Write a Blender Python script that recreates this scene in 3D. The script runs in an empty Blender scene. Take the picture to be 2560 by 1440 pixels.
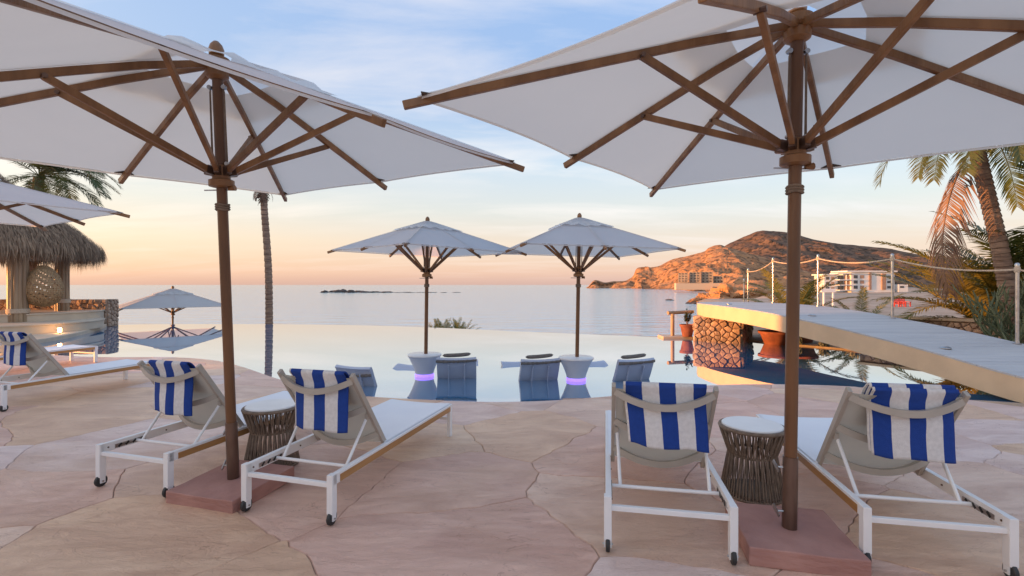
import bpy, bmesh, math, random
from mathutils import Vector, Matrix, noise
R = math.radians
random.seed(7)
sc = bpy.context.scene
col = sc.collection

# ------------------------------------------------------------------ camera
CH = 1.57
cam = bpy.data.cameras.new('camera'); camo = bpy.data.objects.new('camera', cam); col.objects.link(camo)
cam.sensor_width = 36; cam.lens = 36*1200/2560; cam.shift_y = -8/2560
cam.clip_start = .05; cam.clip_end = 60000
camo.location = (0, 0, CH); camo.rotation_euler = (R(90), 0, 0)
sc.camera = camo
vs = sc.view_settings
vs.view_transform = 'Standard'; vs.look = 'None'; vs.exposure = 0.72; vs.gamma = 1; vs.use_curve_mapping = False
try:
    sc.cycles.max_bounces = 8; sc.cycles.transparent_max_bounces = 8; sc.cycles.caustics_reflective = False
except Exception: pass

def s2l(r, g, b, k=1.0):
    f = lambda c: (c/255/12.92 if c/255 <= .04045 else ((c/255+.055)/1.055)**2.4)*k
    return (f(r), f(g), f(b), 1)

# ------------------------------------------------------------------ world: dusk sky
SUN_AZ_DIR = Vector((-.99, -.14, 0)).normalized(); SUN_EL = R(3.6)
def make_world():
    w = bpy.data.worlds.new('World'); sc.world = w; w.use_nodes = True
    nt = w.node_tree; nt.nodes.clear(); N = nt.nodes.new; L = nt.links.new
    out = N('ShaderNodeOutputWorld'); bg = N('ShaderNodeBackground'); L(bg.outputs[0], out.inputs[0])
    tc = N('ShaderNodeTexCoord'); sep = N('ShaderNodeSeparateXYZ'); L(tc.outputs['Generated'], sep.inputs[0])
    def M(op, a, b=None, c=None, clamp=False):
        n = N('ShaderNodeMath'); n.operation = op; n.use_clamp = clamp
        for i, v in enumerate((a, b, c)):
            if v is None: continue
            if isinstance(v, (int, float)): n.inputs[i].default_value = v
            else: L(v, n.inputs[i])
        return n.outputs[0]
    def ramp(fac, stops):
        n = N('ShaderNodeValToRGB'); L(fac, n.inputs[0]); e = n.color_ramp.elements
        e[0].position, e[0].color = stops[0][0], stops[0][1]; e[1].position, e[1].color = stops[-1][0], stops[-1][1]
        for p, c in stops[1:-1]:
            x = e.new(p); x.color = c
        n.color_ramp.interpolation = 'EASE' if False else 'LINEAR'
        return n.outputs[0]
    def mix(f, a, b, mode='MIX'):
        n = N('ShaderNodeMix'); n.data_type = 'RGBA'; n.blend_type = mode
        if isinstance(f, (int, float)): n.inputs[0].default_value = f
        else: L(f, n.inputs[0])
        for i, v in ((6, a), (7, b)):
            if isinstance(v, tuple): n.inputs[i].default_value = v
            else: L(v, n.inputs[i])
        return n.outputs[2]
    x, y, z = sep.outputs
    zc = M('MAXIMUM', z, 0.0)
    az = M('DIVIDE', M('MULTIPLY', x, -1.0), M('SQRT', M('ADD', M('MULTIPLY', x, x), M('ADD', M('MULTIPLY', y, y), 1e-4))))
    fac = M('MULTIPLY_ADD', az, .62, .5, clamp=True)
    warm = ramp(zc, [(0, s2l(206,168,154)), (.025, s2l(224,184,162)), (.085, s2l(228,204,182)), (.15, s2l(214,209,200)),
                     (.24, s2l(197,206,214)), (.36, s2l(162,183,213)), (.52, s2l(156,181,218)), (1, s2l(158,184,220))])
    cool = ramp(zc, [(0, s2l(200,172,168)), (.025, s2l(210,182,176)), (.085, s2l(206,192,190)), (.15, s2l(198,204,208)),
                     (.24, s2l(186,206,224)), (.36, s2l(138,171,217)), (.52, s2l(136,171,219)), (1, s2l(144,177,220))])
    sky = mix(fac, cool, warm)
    # physical sky gives part of the light
    st = N('ShaderNodeTexSky'); st.sky_type = 'NISHITA'; st.sun_disc = False
    st.sun_elevation = SUN_EL; st.sun_rotation = math.atan2(SUN_AZ_DIR.x, SUN_AZ_DIR.y)
    st.altitude = 10; st.air_density = 1.0; st.dust_density = 1.2
    ns = N('ShaderNodeVectorMath'); ns.operation = 'SCALE'; L(st.outputs[0], ns.inputs[0]); ns.inputs['Scale'].default_value = .075
    sky = mix(1.0, mix(1.0, sky, (.82,.82,.84,1), 'MULTIPLY'), ns.outputs[0], 'ADD')
    dp = N('ShaderNodeVectorMath'); dp.operation = 'DOT_PRODUCT'; L(tc.outputs['Generated'], dp.inputs[0]); dp.inputs[1].default_value = (SUN_AZ_DIR.x, SUN_AZ_DIR.y, .06)
    gl = M('MULTIPLY', M('POWER', M('MAXIMUM', dp.outputs['Value'], 0.0), 7.0), 1.5)
    gc = N('ShaderNodeVectorMath'); gc.operation = 'SCALE'; gc.inputs[0].default_value = (1.0, .70, .42); L(gl, gc.inputs['Scale'])
    sky = mix(1.0, sky, gc.outputs[0], 'ADD')
    # thin clouds on a flat layer
    den = M('ADD', zc, .10)
    cmb = N('ShaderNodeCombineXYZ'); L(M('DIVIDE', x, den), cmb.inputs[0]); L(M('DIVIDE', y, den), cmb.inputs[1])
    mp = N('ShaderNodeMapping'); mp.inputs['Rotation'].default_value = (0, 0, R(-28)); mp.inputs['Scale'].default_value = (.62, 1.5, 1)
    mp.inputs['Location'].default_value = (3.1, .7, 0)
    L(cmb.outputs[0], mp.inputs[0])
    n1 = N('ShaderNodeTexNoise'); n1.inputs['Scale'].default_value = 1.15; n1.inputs['Detail'].default_value = 9; n1.inputs['Roughness'].default_value = .60
    n1.inputs['Distortion'].default_value = .5; L(mp.outputs[0], n1.inputs[0])
    c = M('MULTIPLY', M('SUBTRACT', n1.outputs[0], .44), 4.0, clamp=True)
    n2 = N('ShaderNodeTexNoise'); n2.inputs['Scale'].default_value = .45; n2.inputs['Detail'].default_value = 2; L(mp.outputs[0], n2.inputs[0])
    c = M('MULTIPLY', c, M('MULTIPLY', M('SUBTRACT', n2.outputs[0], .30), 4.0, clamp=True))
    c = M('MULTIPLY', c, M('MULTIPLY', zc, 9.0, clamp=True))
    cc = mix(fac, s2l(226,226,230), s2l(252,236,220))
    sky = mix(M('MULTIPLY', c, .52), sky, cc)
    L(sky, bg.inputs[0]); bg.inputs[1].default_value = 0.80
make_world()

sun = bpy.data.lights.new('sun', 'SUN'); suno = bpy.data.objects.new('sun', sun); col.objects.link(suno)
sun.energy = 5.0; sun.angle = R(.6); sun.color = (1, .42, .125)
sd = Vector((SUN_AZ_DIR.x*math.cos(SUN_EL), SUN_AZ_DIR.y*math.cos(SUN_EL), math.sin(SUN_EL)))
suno.rotation_euler = sd.to_track_quat('Z', 'Y').to_euler(); suno.location = (-40, 0, 20)

# ------------------------------------------------------------------ materials
MT = {}
def mat(name, c1, c2=None, scale=5, rough=.6, bump=0, bscale=None, stretch=(1,1,1), metal=0, detail=6, trans=0,
        emit=None, estr=0, lo=.35, hi=.65, rand=0, spec=None, coords='Object', tcol=None):
    m = bpy.data.materials.new(name); m.use_nodes = True; nt = m.node_tree; N = nt.nodes.new; L = nt.links.new
    b = nt.nodes['Principled BSDF']; b.inputs['Roughness'].default_value = rough; b.inputs['Metallic'].default_value = metal
    if spec is not None: b.inputs['Specular IOR Level'].default_value = spec
    if c2 is None: c2 = tuple(x*.82 for x in c1)
    tc = N('ShaderNodeTexCoord'); mp = N('ShaderNodeMapping'); mp.inputs['Scale'].default_value = stretch; L(tc.outputs[coords], mp.inputs[0])
    no = N('ShaderNodeTexNoise'); no.inputs['Scale'].default_value = scale; no.inputs['Detail'].default_value = detail; L(mp.outputs[0], no.inputs[0])
    rp = N('ShaderNodeValToRGB'); L(no.outputs[0], rp.inputs[0])
    rp.color_ramp.elements[0].position = lo; rp.color_ramp.elements[1].position = hi
    rp.color_ramp.elements[0].color = (*c1, 1); rp.color_ramp.elements[1].color = (*c2, 1)
    colr = rp.outputs[0]
    if rand:
        oi = N('ShaderNodeObjectInfo'); hs = N('ShaderNodeHueSaturation')
        mr = N('ShaderNodeMapRange'); L(oi.outputs['Random'], mr.inputs[0]); mr.inputs[3].default_value = 1-rand; mr.inputs[4].default_value = 1+rand
        L(mr.outputs[0], hs.inputs['Value']); L(colr, hs.inputs['Color']); colr = hs.outputs[0]
    L(colr, b.inputs['Base Color'])
    if bump:
        n2 = N('ShaderNodeTexNoise'); n2.inputs['Scale'].default_value = bscale or scale*4; n2.inputs['Detail'].default_value = 8; L(mp.outputs[0], n2.inputs[0])
        bp = N('ShaderNodeBump'); bp.inputs['Strength'].default_value = min(1, bump); bp.inputs['Distance'].default_value = .02; L(n2.outputs[0], bp.inputs['Height']); L(bp.outputs[0], b.inputs['Normal'])
    if emit:
        b.inputs['Emission Color'].default_value = (*emit, 1); b.inputs['Emission Strength'].default_value = estr
    if trans:
        tl = N('ShaderNodeBsdfTranslucent')
        if tcol: tl.inputs[0].default_value = (*tcol, 1)
        else: L(colr, tl.inputs[0])
        mx = N('ShaderNodeMixShader'); mx.inputs[0].default_value = trans
        L(b.outputs[0], mx.inputs[1]); L(tl.outputs[0], mx.inputs[2]); L(mx.outputs[0], nt.nodes['Material Output'].inputs[0])
    MT[name] = m
    return m

mat('white_metal', (.86,.85,.84), (.82,.81,.81), 6, .38, .02)
mat('metal_shaded', (.46,.415,.36), (.41,.37,.32), 8, .42)  # white frame metal with the backrest's own shade put into the colour
mat('sling_white', (.88,.88,.89), (.85,.85,.87), 3, .75, .12, 600)
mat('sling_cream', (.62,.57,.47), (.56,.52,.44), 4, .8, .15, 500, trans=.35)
mat('teak', (.31,.15,.058), (.19,.085,.03), 9, .45, .25, 60, (1,1,.15), rand=.12)
mat('teak_backlit', (.18,.078,.03), (.11,.046,.018), 9, .40, .2, 60, (1,1,.15))  # teak darkened so the pole looks backlit
mat('teak_strip', (.52,.27,.10), (.36,.17,.055), 9, .42, .2, 60, (1,.08,1))
mat('canopy', (.85,.84,.84), (.79,.78,.79), 1.6, .9, .30, 3.2, trans=.53, tcol=(.88,.80,.70))
mat('vent', (.86,.85,.83), (.82,.81,.80), 2, .9, .2, 9, trans=.6)
mat('dark_pocket', (.10,.07,.05), None, 9, .8)
mat('rubber', (.02,.02,.022), (.03,.03,.03), 9, .5)
mat('steel', (.55,.54,.53), (.42,.40,.39), 12, .28, metal=1)
mat('bronze', (.20,.13,.10), (.13,.08,.06), 14, .35, .1, 40, (1,1,.2), metal=.7)
mat('slab', (.47,.25,.205), (.36,.175,.145), 3.2, .7, .5, 14, (1,1,3))
mat('cord', (.25,.185,.135), (.17,.12,.085), 25, .75, .2, 90)
mat('table_white', (.84,.83,.82), (.78,.77,.76), 5, .3)
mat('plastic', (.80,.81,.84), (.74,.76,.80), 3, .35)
mat('plastic_shaded', (.50,.545,.66), (.44,.485,.60), 3, .35)  # white plastic with the blue-grey shade of the chair backs in its colour
mat('pillow', (.20,.18,.165), (.14,.125,.115), 18, .9, .5, 60)
mat('rope', (.66,.52,.38), (.50,.38,.27), 40, .85, .6, 160)
mat('deck', (.55,.53,.51), (.47,.455,.45), 3, .65, .25, 40, (.25,3,1), rand=.05)
mat('cream_stone', (.66,.52,.37), (.56,.44,.32), 2, .7, .15, 20)
mat('bridge_edge_lit', (.76,.55,.34), (.66,.47,.29), 2, .7, .15, 20)  # cream stone with warm light on the slab edge mixed into the colour
mat('stone', (.56,.40,.28), (.36,.23,.155), 4.5, .85, .9, 16, rand=.30)
mat('mortar', (.46,.35,.28), (.36,.27,.21), 9, .95, .6, 40)
mat('thatch', (.38,.255,.16), (.17,.11,.07), 3, .95, rand=0, stretch=(3,3,.6))
mat('bamboo', (.42,.29,.17), (.27,.17,.10), 6, .55, .2, 30, (1,1,.12), rand=.2)
mat('wicker', (.50,.33,.17), (.33,.20,.10), 14, .7)
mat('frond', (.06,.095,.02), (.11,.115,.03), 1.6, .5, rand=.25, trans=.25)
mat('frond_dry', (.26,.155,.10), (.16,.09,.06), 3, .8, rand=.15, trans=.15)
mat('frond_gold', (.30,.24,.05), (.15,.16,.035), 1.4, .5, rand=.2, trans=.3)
mat('trunk', (.40,.26,.18), (.20,.125,.09), 3, .9, .8, 10, (1,1,7))
mat('cactus', (.10,.13,.065), (.16,.17,.085), 7, .6, .3, 30)
mat('silver_leaf', (.28,.30,.26), (.16,.18,.13), 5, .8)
mat('terracotta', (.34,.11,.055), (.20,.062,.035), 6, .8, .2, 30)
mat('soil', (.06,.04,.03), None, 20, 1, .6)
mat('sand', (.44,.34,.255), (.31,.23,.165), .25, .95, .6, 4)
mat('garden', (.34,.27,.20), (.20,.16,.12), 3, .95, .8, 14)
mat('ground', (.46,.35,.26), (.30,.22,.15), .08, .95, .5, 2)
mat('rock', (.50,.31,.20), (.26,.15,.10), .12, .9, 1, .6)
mat('reef', (.05,.04,.035), (.09,.07,.06), .5, .8, .6, 2)
mat('concrete', (.42,.33,.25), (.30,.24,.19), .2, .9)
mat('gap_shade', (.14,.10,.08), None, 5, .9)  # shade of the building shells' openings, put on as a dark colour
mat('white_wall', (.80,.78,.75), (.74,.72,.69), .2, .8)
mat('tan_wall', (.42,.27,.19), (.34,.21,.15), .4, .8)
mat('glass', (.06,.07,.08), (.10,.11,.12), 1, .08)
mat('red_paint', (.55,.06,.04), None, 5, .5)
mat('violet', (.5,.4,.9), None, 5, .4, emit=(.25,.12,1.0), estr=1.1)
mat('lamp_warm', (.9,.7,.4), None, 5, .4, emit=(1,.55,.2), estr=25)

def flag_mat():
    m = bpy.data.materials.new('flagstone'); m.use_nodes = True; nt = m.node_tree; N = nt.nodes.new; L = nt.links.new
    b = nt.nodes['Principled BSDF']
    tc = N('ShaderNodeTexCoord'); oi = N('ShaderNodeObjectInfo')
    add = N('ShaderNodeVectorMath'); add.operation = 'ADD'; L(tc.outputs['Object'], add.inputs[0])
    sc_ = N('ShaderNodeVectorMath'); sc_.operation = 'SCALE'; sc_.inputs[0].default_value = (37, 53, 0)
    L(oi.outputs['Random'], sc_.inputs['Scale']); L(sc_.outputs[0], add.inputs[1])
    rp = N('ShaderNodeValToRGB'); L(oi.outputs['Random'], rp.inputs[0]); e = rp.color_ramp.elements
    rp.color_ramp.interpolation = 'CONSTANT'
    cs = [(.83,.59,.46), (.82,.62,.54), (.81,.54,.43), (.83,.56,.385), (.82,.64,.58), (.78,.51,.41), (.84,.595,.42), (.81,.60,.52)]
    e[0].color = (*cs[0], 1); e[1].position = 1/8; e[1].color = (*cs[1], 1)
    for i in range(2, 8):
        x = e.new(i/8); x.color = (*cs[i], 1)
    mp = N('ShaderNodeMapping'); mp.inputs['Scale'].default_value = (.75, 1.7, 1); L(add.outputs[0], mp.inputs[0])
    ro = N('ShaderNodeMath'); ro.operation = 'MULTIPLY_ADD'; L(oi.outputs['Random'], ro.inputs[0]); ro.inputs[1].default_value = 1.1; ro.inputs[2].default_value = -.75
    cr = N('ShaderNodeCombineXYZ'); L(ro.outputs[0], cr.inputs[2]); L(cr.outputs[0], mp.inputs['Rotation'])
    n1 = N('ShaderNodeTexNoise'); n1.inputs['Scale'].default_value = 1.5; n1.inputs['Detail'].default_value = 7; n1.inputs['Roughness'].default_value = .6; n1.inputs['Distortion'].default_value = .9; L(mp.outputs[0], n1.inputs[0])
    r1 = N('ShaderNodeValToRGB'); L(n1.outputs[0], r1.inputs[0]); r1.color_ramp.elements[0].position = .38; r1.color_ramp.elements[1].position = .64
    r1.color_ramp.elements[0].color = (.86,.78,.75,1); r1.color_ramp.elements[1].color = (1.10,1.09,1.06,1)
    mx = N('ShaderNodeMix'); mx.data_type = 'RGBA'; mx.blend_type = 'MULTIPLY'; mx.inputs[0].default_value = 1; L(rp.outputs[0], mx.inputs[6]); L(r1.outputs[0], mx.inputs[7])
    # rusty and grey stains
    n3 = N('ShaderNodeTexNoise'); n3.inputs['Scale'].default_value = .9; n3.inputs['Detail'].default_value = 4; L(add.outputs[0], n3.inputs[0])
    r3 = N('ShaderNodeValToRGB'); L(n3.outputs[0], r3.inputs[0]); r3.color_ramp.elements[0].position = .52; r3.color_ramp.elements[1].position = .74
    r3.color_ramp.elements[0].color = (0,0,0,1); r3.color_ramp.elements[1].color = (.42,.42,.42,1)
    m2 = N('ShaderNodeMix'); m2.data_type = 'RGBA'; L(r3.outputs[0], m2.inputs[0]); L(mx.outputs[2], m2.inputs[6]); m2.inputs[7].default_value = (.60,.36,.20,1)
    # cleft lines: thin dark ridges
    n4 = N('ShaderNodeTexNoise'); n4.inputs['Scale'].default_value = 2.6; n4.inputs['Detail'].default_value = 5; n4.inputs['Distortion'].default_value = 1.6; L(mp.outputs[0], n4.inputs[0])
    s = N('ShaderNodeMath'); s.operation = 'SUBTRACT'; L(n4.outputs[0], s.inputs[0]); s.inputs[1].default_value = .5
    a = N('ShaderNodeMath'); a.operation = 'ABSOLUTE'; L(s.outputs[0], a.inputs[0])
    r4 = N('ShaderNodeValToRGB'); L(a.outputs[0], r4.inputs[0]); r4.color_ramp.elements[0].position = .0; r4.color_ramp.elements[1].position = .009
    r4.color_ramp.elements[0].color = (.66,.58,.55,1); r4.color_ramp.elements[1].color = (1,1,1,1)
    m3 = N('ShaderNodeMix'); m3.data_type = 'RGBA'; m3.blend_type = 'MULTIPLY'; 
    n6 = N('ShaderNodeTexNoise'); n6.inputs['Scale'].default_value = 1.3; n6.inputs['Detail'].default_value = 2; L(add.outputs[0], n6.inputs[0])
    r6 = N('ShaderNodeValToRGB'); L(n6.outputs[0], r6.inputs[0]); r6.color_ramp.elements[0].position = .44; r6.color_ramp.elements[1].position = .64
    L(r6.outputs[0], m3.inputs[0]); L(m2.outputs[2], m3.inputs[6]); L(r4.outputs[0], m3.inputs[7])
    L(m3.outputs[2], b.inputs['Base Color'])
    n5 = N('ShaderNodeTexNoise'); n5.inputs['Scale'].default_value = 8; n5.inputs['Detail'].default_value = 10; n5.inputs['Roughness'].default_value = .72; n5.inputs['Distortion'].default_value = .6; L(mp.outputs[0], n5.inputs[0])
    h = N('ShaderNodeMath'); h.operation = 'MULTIPLY_ADD'; L(n1.outputs[0], h.inputs[0]); h.inputs[1].default_value = 1.6; L(n5.outputs[0], h.inputs[2])
    h2 = N('ShaderNodeMath'); h2.operation = 'ADD'; L(h.outputs[0], h2.inputs[0]); h2.inputs[1].default_value = 0
    bp = N('ShaderNodeBump'); bp.inputs['Strength'].default_value = 1.0; bp.inputs['Distance'].default_value = .03; L(h2.outputs[0], bp.inputs['Height']); L(bp.outputs[0], b.inputs['Normal'])
    b.inputs['Roughness'].default_value = .42
    MT['flagstone'] = m
flag_mat()

def towel_mat():
    m = bpy.data.materials.new('towel'); m.use_nodes = True; nt = m.node_tree; N = nt.nodes.new; L = nt.links.new
    b = nt.nodes['Principled BSDF']; b.inputs['Roughness'].default_value = .95
    at = N('ShaderNodeUVMap')
    sp = N('ShaderNodeSeparateXYZ'); L(at.outputs[0], sp.inputs[0])
    rp = N('ShaderNodeValToRGB'); rp.color_ramp.interpolation = 'CONSTANT'; L(sp.outputs[0], rp.inputs[0])
    W = (.76,.74,.73,1); B = (.012,.055,.30,1)
    e = rp.color_ramp.elements; e[0].color = W; e[1].position = .025; e[1].color = B
    for p, c in ((.225, W), (.43, B), (.63, W), (.84, B)):
        x = e.new(p); x.color = c
    tc = N('ShaderNodeTexCoord')
    n = N('ShaderNodeTexNoise'); n.inputs['Scale'].default_value = 45; n.inputs['Detail'].default_value = 3; L(tc.outputs['Object'], n.inputs[0])
    r2 = N('ShaderNodeValToRGB'); L(n.outputs[0], r2.inputs[0]); r2.color_ramp.elements[0].color = (.75,.75,.75,1); r2.color_ramp.elements[1].color = (1.1,1.1,1.1,1)
    mx = N('ShaderNodeMix'); mx.data_type = 'RGBA'; mx.blend_type = 'MULTIPLY'; mx.inputs[0].default_value = 1; L(rp.outputs[0], mx.inputs[6]); L(r2.outputs[0], mx.inputs[7])
    L(mx.outputs[2], b.inputs['Base Color'])
    n2 = N('ShaderNodeTexNoise'); n2.inputs['Scale'].default_value = 260; L(tc.outputs['Object'], n2.inputs[0])
    bp = N('ShaderNodeBump'); bp.inputs['Strength'].default_value = .5; bp.inputs['Distance'].default_value = .006; L(n2.outputs[0], bp.inputs['Height']); L(bp.outputs[0], b.inputs['Normal'])
    MT['towel'] = m
towel_mat()

def water_mat(name, body, refl_lo, refl_hi, rough, bump, scale, stretch, dist=.02):
    m = bpy.data.materials.new(name); m.use_nodes = True; nt = m.node_tree; N = nt.nodes.new; L = nt.links.new; nt.nodes.clear()
    out = N('ShaderNodeOutputMaterial'); mx = N('ShaderNodeMixShader'); L(mx.outputs[0], out.inputs[0])
    d = N('ShaderNodeBsdfDiffuse'); d.inputs[0].default_value = (*body, 1)
    g = N('ShaderNodeBsdfGlossy'); g.inputs['Roughness'].default_value = rough; g.inputs[0].default_value = (.98,.98,.98,1)
    L(d.outputs[0], mx.inputs[1]); L(g.outputs[0], mx.inputs[2])
    lw = N('ShaderNodeFresnel'); lw.inputs[0].default_value = 1.33
    mr = N('ShaderNodeMapRange'); L(lw.outputs[0], mr.inputs[0]); mr.inputs[1].default_value = .02; mr.inputs[2].default_value = .32
    mr.inputs[3].default_value = refl_lo; mr.inputs[4].default_value = refl_hi; L(mr.outputs[0], mx.inputs[0])
    tc = N('ShaderNodeTexCoord'); mp = N('ShaderNodeMapping'); mp.inputs['Scale'].default_value = stretch; L(tc.outputs['Object'], mp.inputs[0])
    n = N('ShaderNodeTexNoise'); n.inputs['Scale'].default_value = scale; n.inputs['Detail'].default_value = 6; n.inputs['Roughness'].default_value = .55; L(mp.outputs[0], n.inputs[0])
    bp = N('ShaderNodeBump'); bp.inputs['Strength'].default_value = bump; bp.inputs['Distance'].default_value = dist; L(n.outputs[0], bp.inputs['Height'])
    L(bp.outputs[0], g.inputs['Normal']); L(bp.outputs[0], d.inputs['Normal'])
    MT[name] = m
water_mat('pool_water', (.02,.19,.40), .20, .80, .0, .012, .9, (1,1,1))
water_mat('sea_water', (.26,.47,.56), .35, .72, .10, 1.0, .25, (.4,1,1), .8)

# ------------------------------------------------------------------ mesh helpers
class MB:
    def __init__(s): s.v = []; s.f = []
    def add(s, vs, fs):
        o = len(s.v); s.v += [tuple(p) for p in vs]; s.f += [tuple(i+o for i in f) for f in fs]; return s
    def box(s, x0, x1, y0, y1, z0, z1):
        return s.add([(x0,y0,z0),(x1,y0,z0),(x1,y1,z0),(x0,y1,z0),(x0,y0,z1),(x1,y0,z1),(x1,y1,z1),(x0,y1,z1)],
                     [(3,2,1,0),(4,5,6,7),(0,1,5,4),(1,2,6,5),(2,3,7,6),(3,0,4,7)])
    def bar(s, p, q, w, h, up=(0,0,1)):
        p = Vector(p); q = Vector(q); d = (q-p).normalized(); u = Vector(up); sd = d.cross(u)
        if sd.length < 1e-4: sd = d.cross(Vector((1,0,0)))
        sd.normalize(); u = sd.cross(d)
        a = sd*w/2; b = u*h/2
        return s.add([p-a-b, p+a-b, p+a+b, p-a+b, q-a-b, q+a-b, q+a+b, q-a+b], [(0,1,2,3),(7,6,5,4),(1,0,4,5),(2,1,5,6),(3,2,6,7),(0,3,7,4)])
    def sweep(s, pts, w, h, up=(0,0,1)):
        pts = [Vector(p) for p in pts]; n = len(pts); vs = []; fs = []
        for i, p in enumerate(pts):
            d = (pts[min(i+1,n-1)]-pts[max(i-1,0)]).normalized(); sd = d.cross(Vector(up)).normalized(); u = sd.cross(d)
            a = sd*w/2; b = u*h/2; vs += [p-a-b, p+a-b, p+a+b, p-a+b]
        for i in range(n-1):
            for k in range(4):
                fs.append((i*4+k, i*4+(k+1)%4, (i+1)*4+(k+1)%4, (i+1)*4+k))
        fs += [(3,2,1,0), tuple((n-1)*4+k for k in range(4))]
        return s.add(vs, fs)
    def tube(s, pts, r, n=8, cap=True):
        pts = [Vector(p) for p in pts]; m = len(pts); vs = []; fs = []
        rr = r if isinstance(r, (list, tuple)) else [r]*m
        d0 = (pts[1]-pts[0]).normalized(); ref = Vector((0,0,1)) if abs(d0.z) < .9 else Vector((1,0,0))
        a = d0.cross(ref).normalized()
        for i, p in enumerate(pts):
            d = (pts[min(i+1,m-1)]-pts[max(i-1,0)]).normalized(); a = (a-d*a.dot(d)).normalized(); b = d.cross(a)
            for k in range(n):
                t = 2*math.pi*k/n; vs.append(p+(a*math.cos(t)+b*math.sin(t))*rr[i])
        for i in range(m-1):
            for k in range(n): fs.append((i*n+k, i*n+(k+1)%n, (i+1)*n+(k+1)%n, (i+1)*n+k))
        if cap: fs += [tuple(range(n-1,-1,-1)), tuple((m-1)*n+k for k in range(n))]
        return s.add(vs, fs)
    def lathe(s, prof, n=24, c=(0,0,0), cap=True):
        vs = []; fs = []; m = len(prof)
        for r, z in prof:
            for k in range(n):
                t = 2*math.pi*k/n; vs.append((c[0]+r*math.cos(t), c[1]+r*math.sin(t), c[2]+z))
        for i in range(m-1):
            for k in range(n): fs.append((i*n+k, i*n+(k+1)%n, (i+1)*n+(k+1)%n, (i+1)*n+k))
        if cap: fs += [tuple(range(n-1,-1,-1)), tuple((m-1)*n+k for k in range(n))]
        return s.add(vs, fs)
    def prism(s, poly, z0, z1):
        n = len(poly); vs = [(x,y,z0) for x,y in poly]+[(x,y,z1) for x,y in poly]
        return s.add(vs, [tuple(range(n-1,-1,-1)), tuple(range(n,2*n))]+[(i,(i+1)%n,n+(i+1)%n,n+i) for i in range(n)])
    def build(s, name, m, parent=None, smooth=False, bevel=0, kind=None):
        me = bpy.data.meshes.new(name); me.from_pydata(s.v, [], s.f); me.materials.append(MT[m]); me.update()
        if smooth:
            for p in me.polygons: p.use_smooth = True
            try: me.set_sharp_from_angle(angle=R(40))
            except Exception: pass
        o = bpy.data.objects.new(name, me); col.objects.link(o)
        if parent: o.parent = parent
        if bevel:
            b = o.modifiers.new('bevel', 'BEVEL'); b.width = bevel; b.segments = 2; b.limit_method = 'ANGLE'
        if kind: o['kind'] = kind
        return o
def tag(o, label, cat, group=None):
    o['label'] = label; o['category'] = cat
    if group: o['group'] = group
    return o
def empty(name, loc=(0,0,0), rz=0):
    o = bpy.data.objects.new(name, None); col.objects.link(o); o.empty_display_size = .2
    o.location = loc; o.rotation_euler = (0, 0, rz); return o
def link_mesh(name, me, parent=None, loc=(0,0,0), rot=(0,0,0), scale=1):
    o = bpy.data.objects.new(name, me); col.objects.link(o); o.parent = parent; o.location = loc; o.rotation_euler = rot
    o.scale = (scale,)*3 if isinstance(scale, (int, float)) else scale
    return o
def copy_tree(o, parent=None):
    c = o.copy(); col.objects.link(c); c.parent = parent
    for ch in list(o.children): copy_tree(ch, c)
    return c
def struct(o): o['kind'] = 'structure'; return o
def lerp_pts(pts, x):
    if x <= pts[0][0]: return pts[0][1]
    for (a, b), (c, d) in zip(pts, pts[1:]):
        if x <= c: return b+(d-b)*(x-a)/(c-a)
    return pts[-1][1]
def spline(pts, n=6):
    out = []
    P = [Vector((*p, 0)) if len(p) == 2 else Vector(p) for p in pts]
    for i in range(len(P)-1):
        p0 = P[max(i-1,0)]; p1 = P[i]; p2 = P[i+1]; p3 = P[min(i+2,len(P)-1)]
        for k in range(n):
            t = k/n; out.append(.5*((2*p1)+(p2-p0)*t+(2*p0-5*p1+4*p2-p3)*t*t+(3*p1-p0-3*p2+p3)*t**3))
    out.append(P[-1]); return out
def clip_poly(subject, cell):
    """clip any polygon (list of 2D) by a convex ccw cell"""
    out = subject
    n = len(cell)
    for i in range(n):
        ax, ay = cell[i]; bx, by = cell[(i+1)%n]; inp = out; out = []
        if not inp: break
        f = lambda p: (bx-ax)*(p[1]-ay)-(by-ay)*(p[0]-ax)
        for j in range(len(inp)):
            p = inp[j]; q = inp[(j+1)%len(inp)]; fp = f(p); fq = f(q)
            if fp >= 0: out.append(p)
            if (fp >= 0) != (fq >= 0):
                t = fp/(fp-fq); out.append((p[0]+(q[0]-p[0])*t, p[1]+(q[1]-p[1])*t))
    return out
def voronoi(sites, box, near=4.0):
    x0, x1, y0, y1 = box; cells = []
    for i, (sx, sy) in enumerate(sites):
        poly = [(x0,y0),(x1,y0),(x1,y1),(x0,y1)]
        nb = sorted(((tx-sx)**2+(ty-sy)**2, tx, ty) for j, (tx, ty) in enumerate(sites) if j != i and abs(tx-sx) < near and abs(ty-sy) < near)[:24]
        for d, tx, ty in nb:
            mx, my = (sx+tx)/2, (sy+ty)/2; dx, dy = tx-sx, ty-sy
            out = []
            f = lambda p: (mx-p[0])*dx+(my-p[1])*dy
            for j in range(len(poly)):
                p = poly[j]; q = poly[(j+1)%len(poly)]; fp = f(p); fq = f(q)
                if fp >= 0: out.append(p)
                if (fp >= 0) != (fq >= 0):
                    t = fp/(fp-fq); out.append((p[0]+(q[0]-p[0])*t, p[1]+(q[1]-p[1])*t))
            poly = out
            if not poly: break
        cells.append(poly)
    return cells
def area(p): return .5*sum(p[i][0]*p[(i+1)%len(p)][1]-p[(i+1)%len(p)][0]*p[i][1] for i in range(len(p)))

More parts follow.
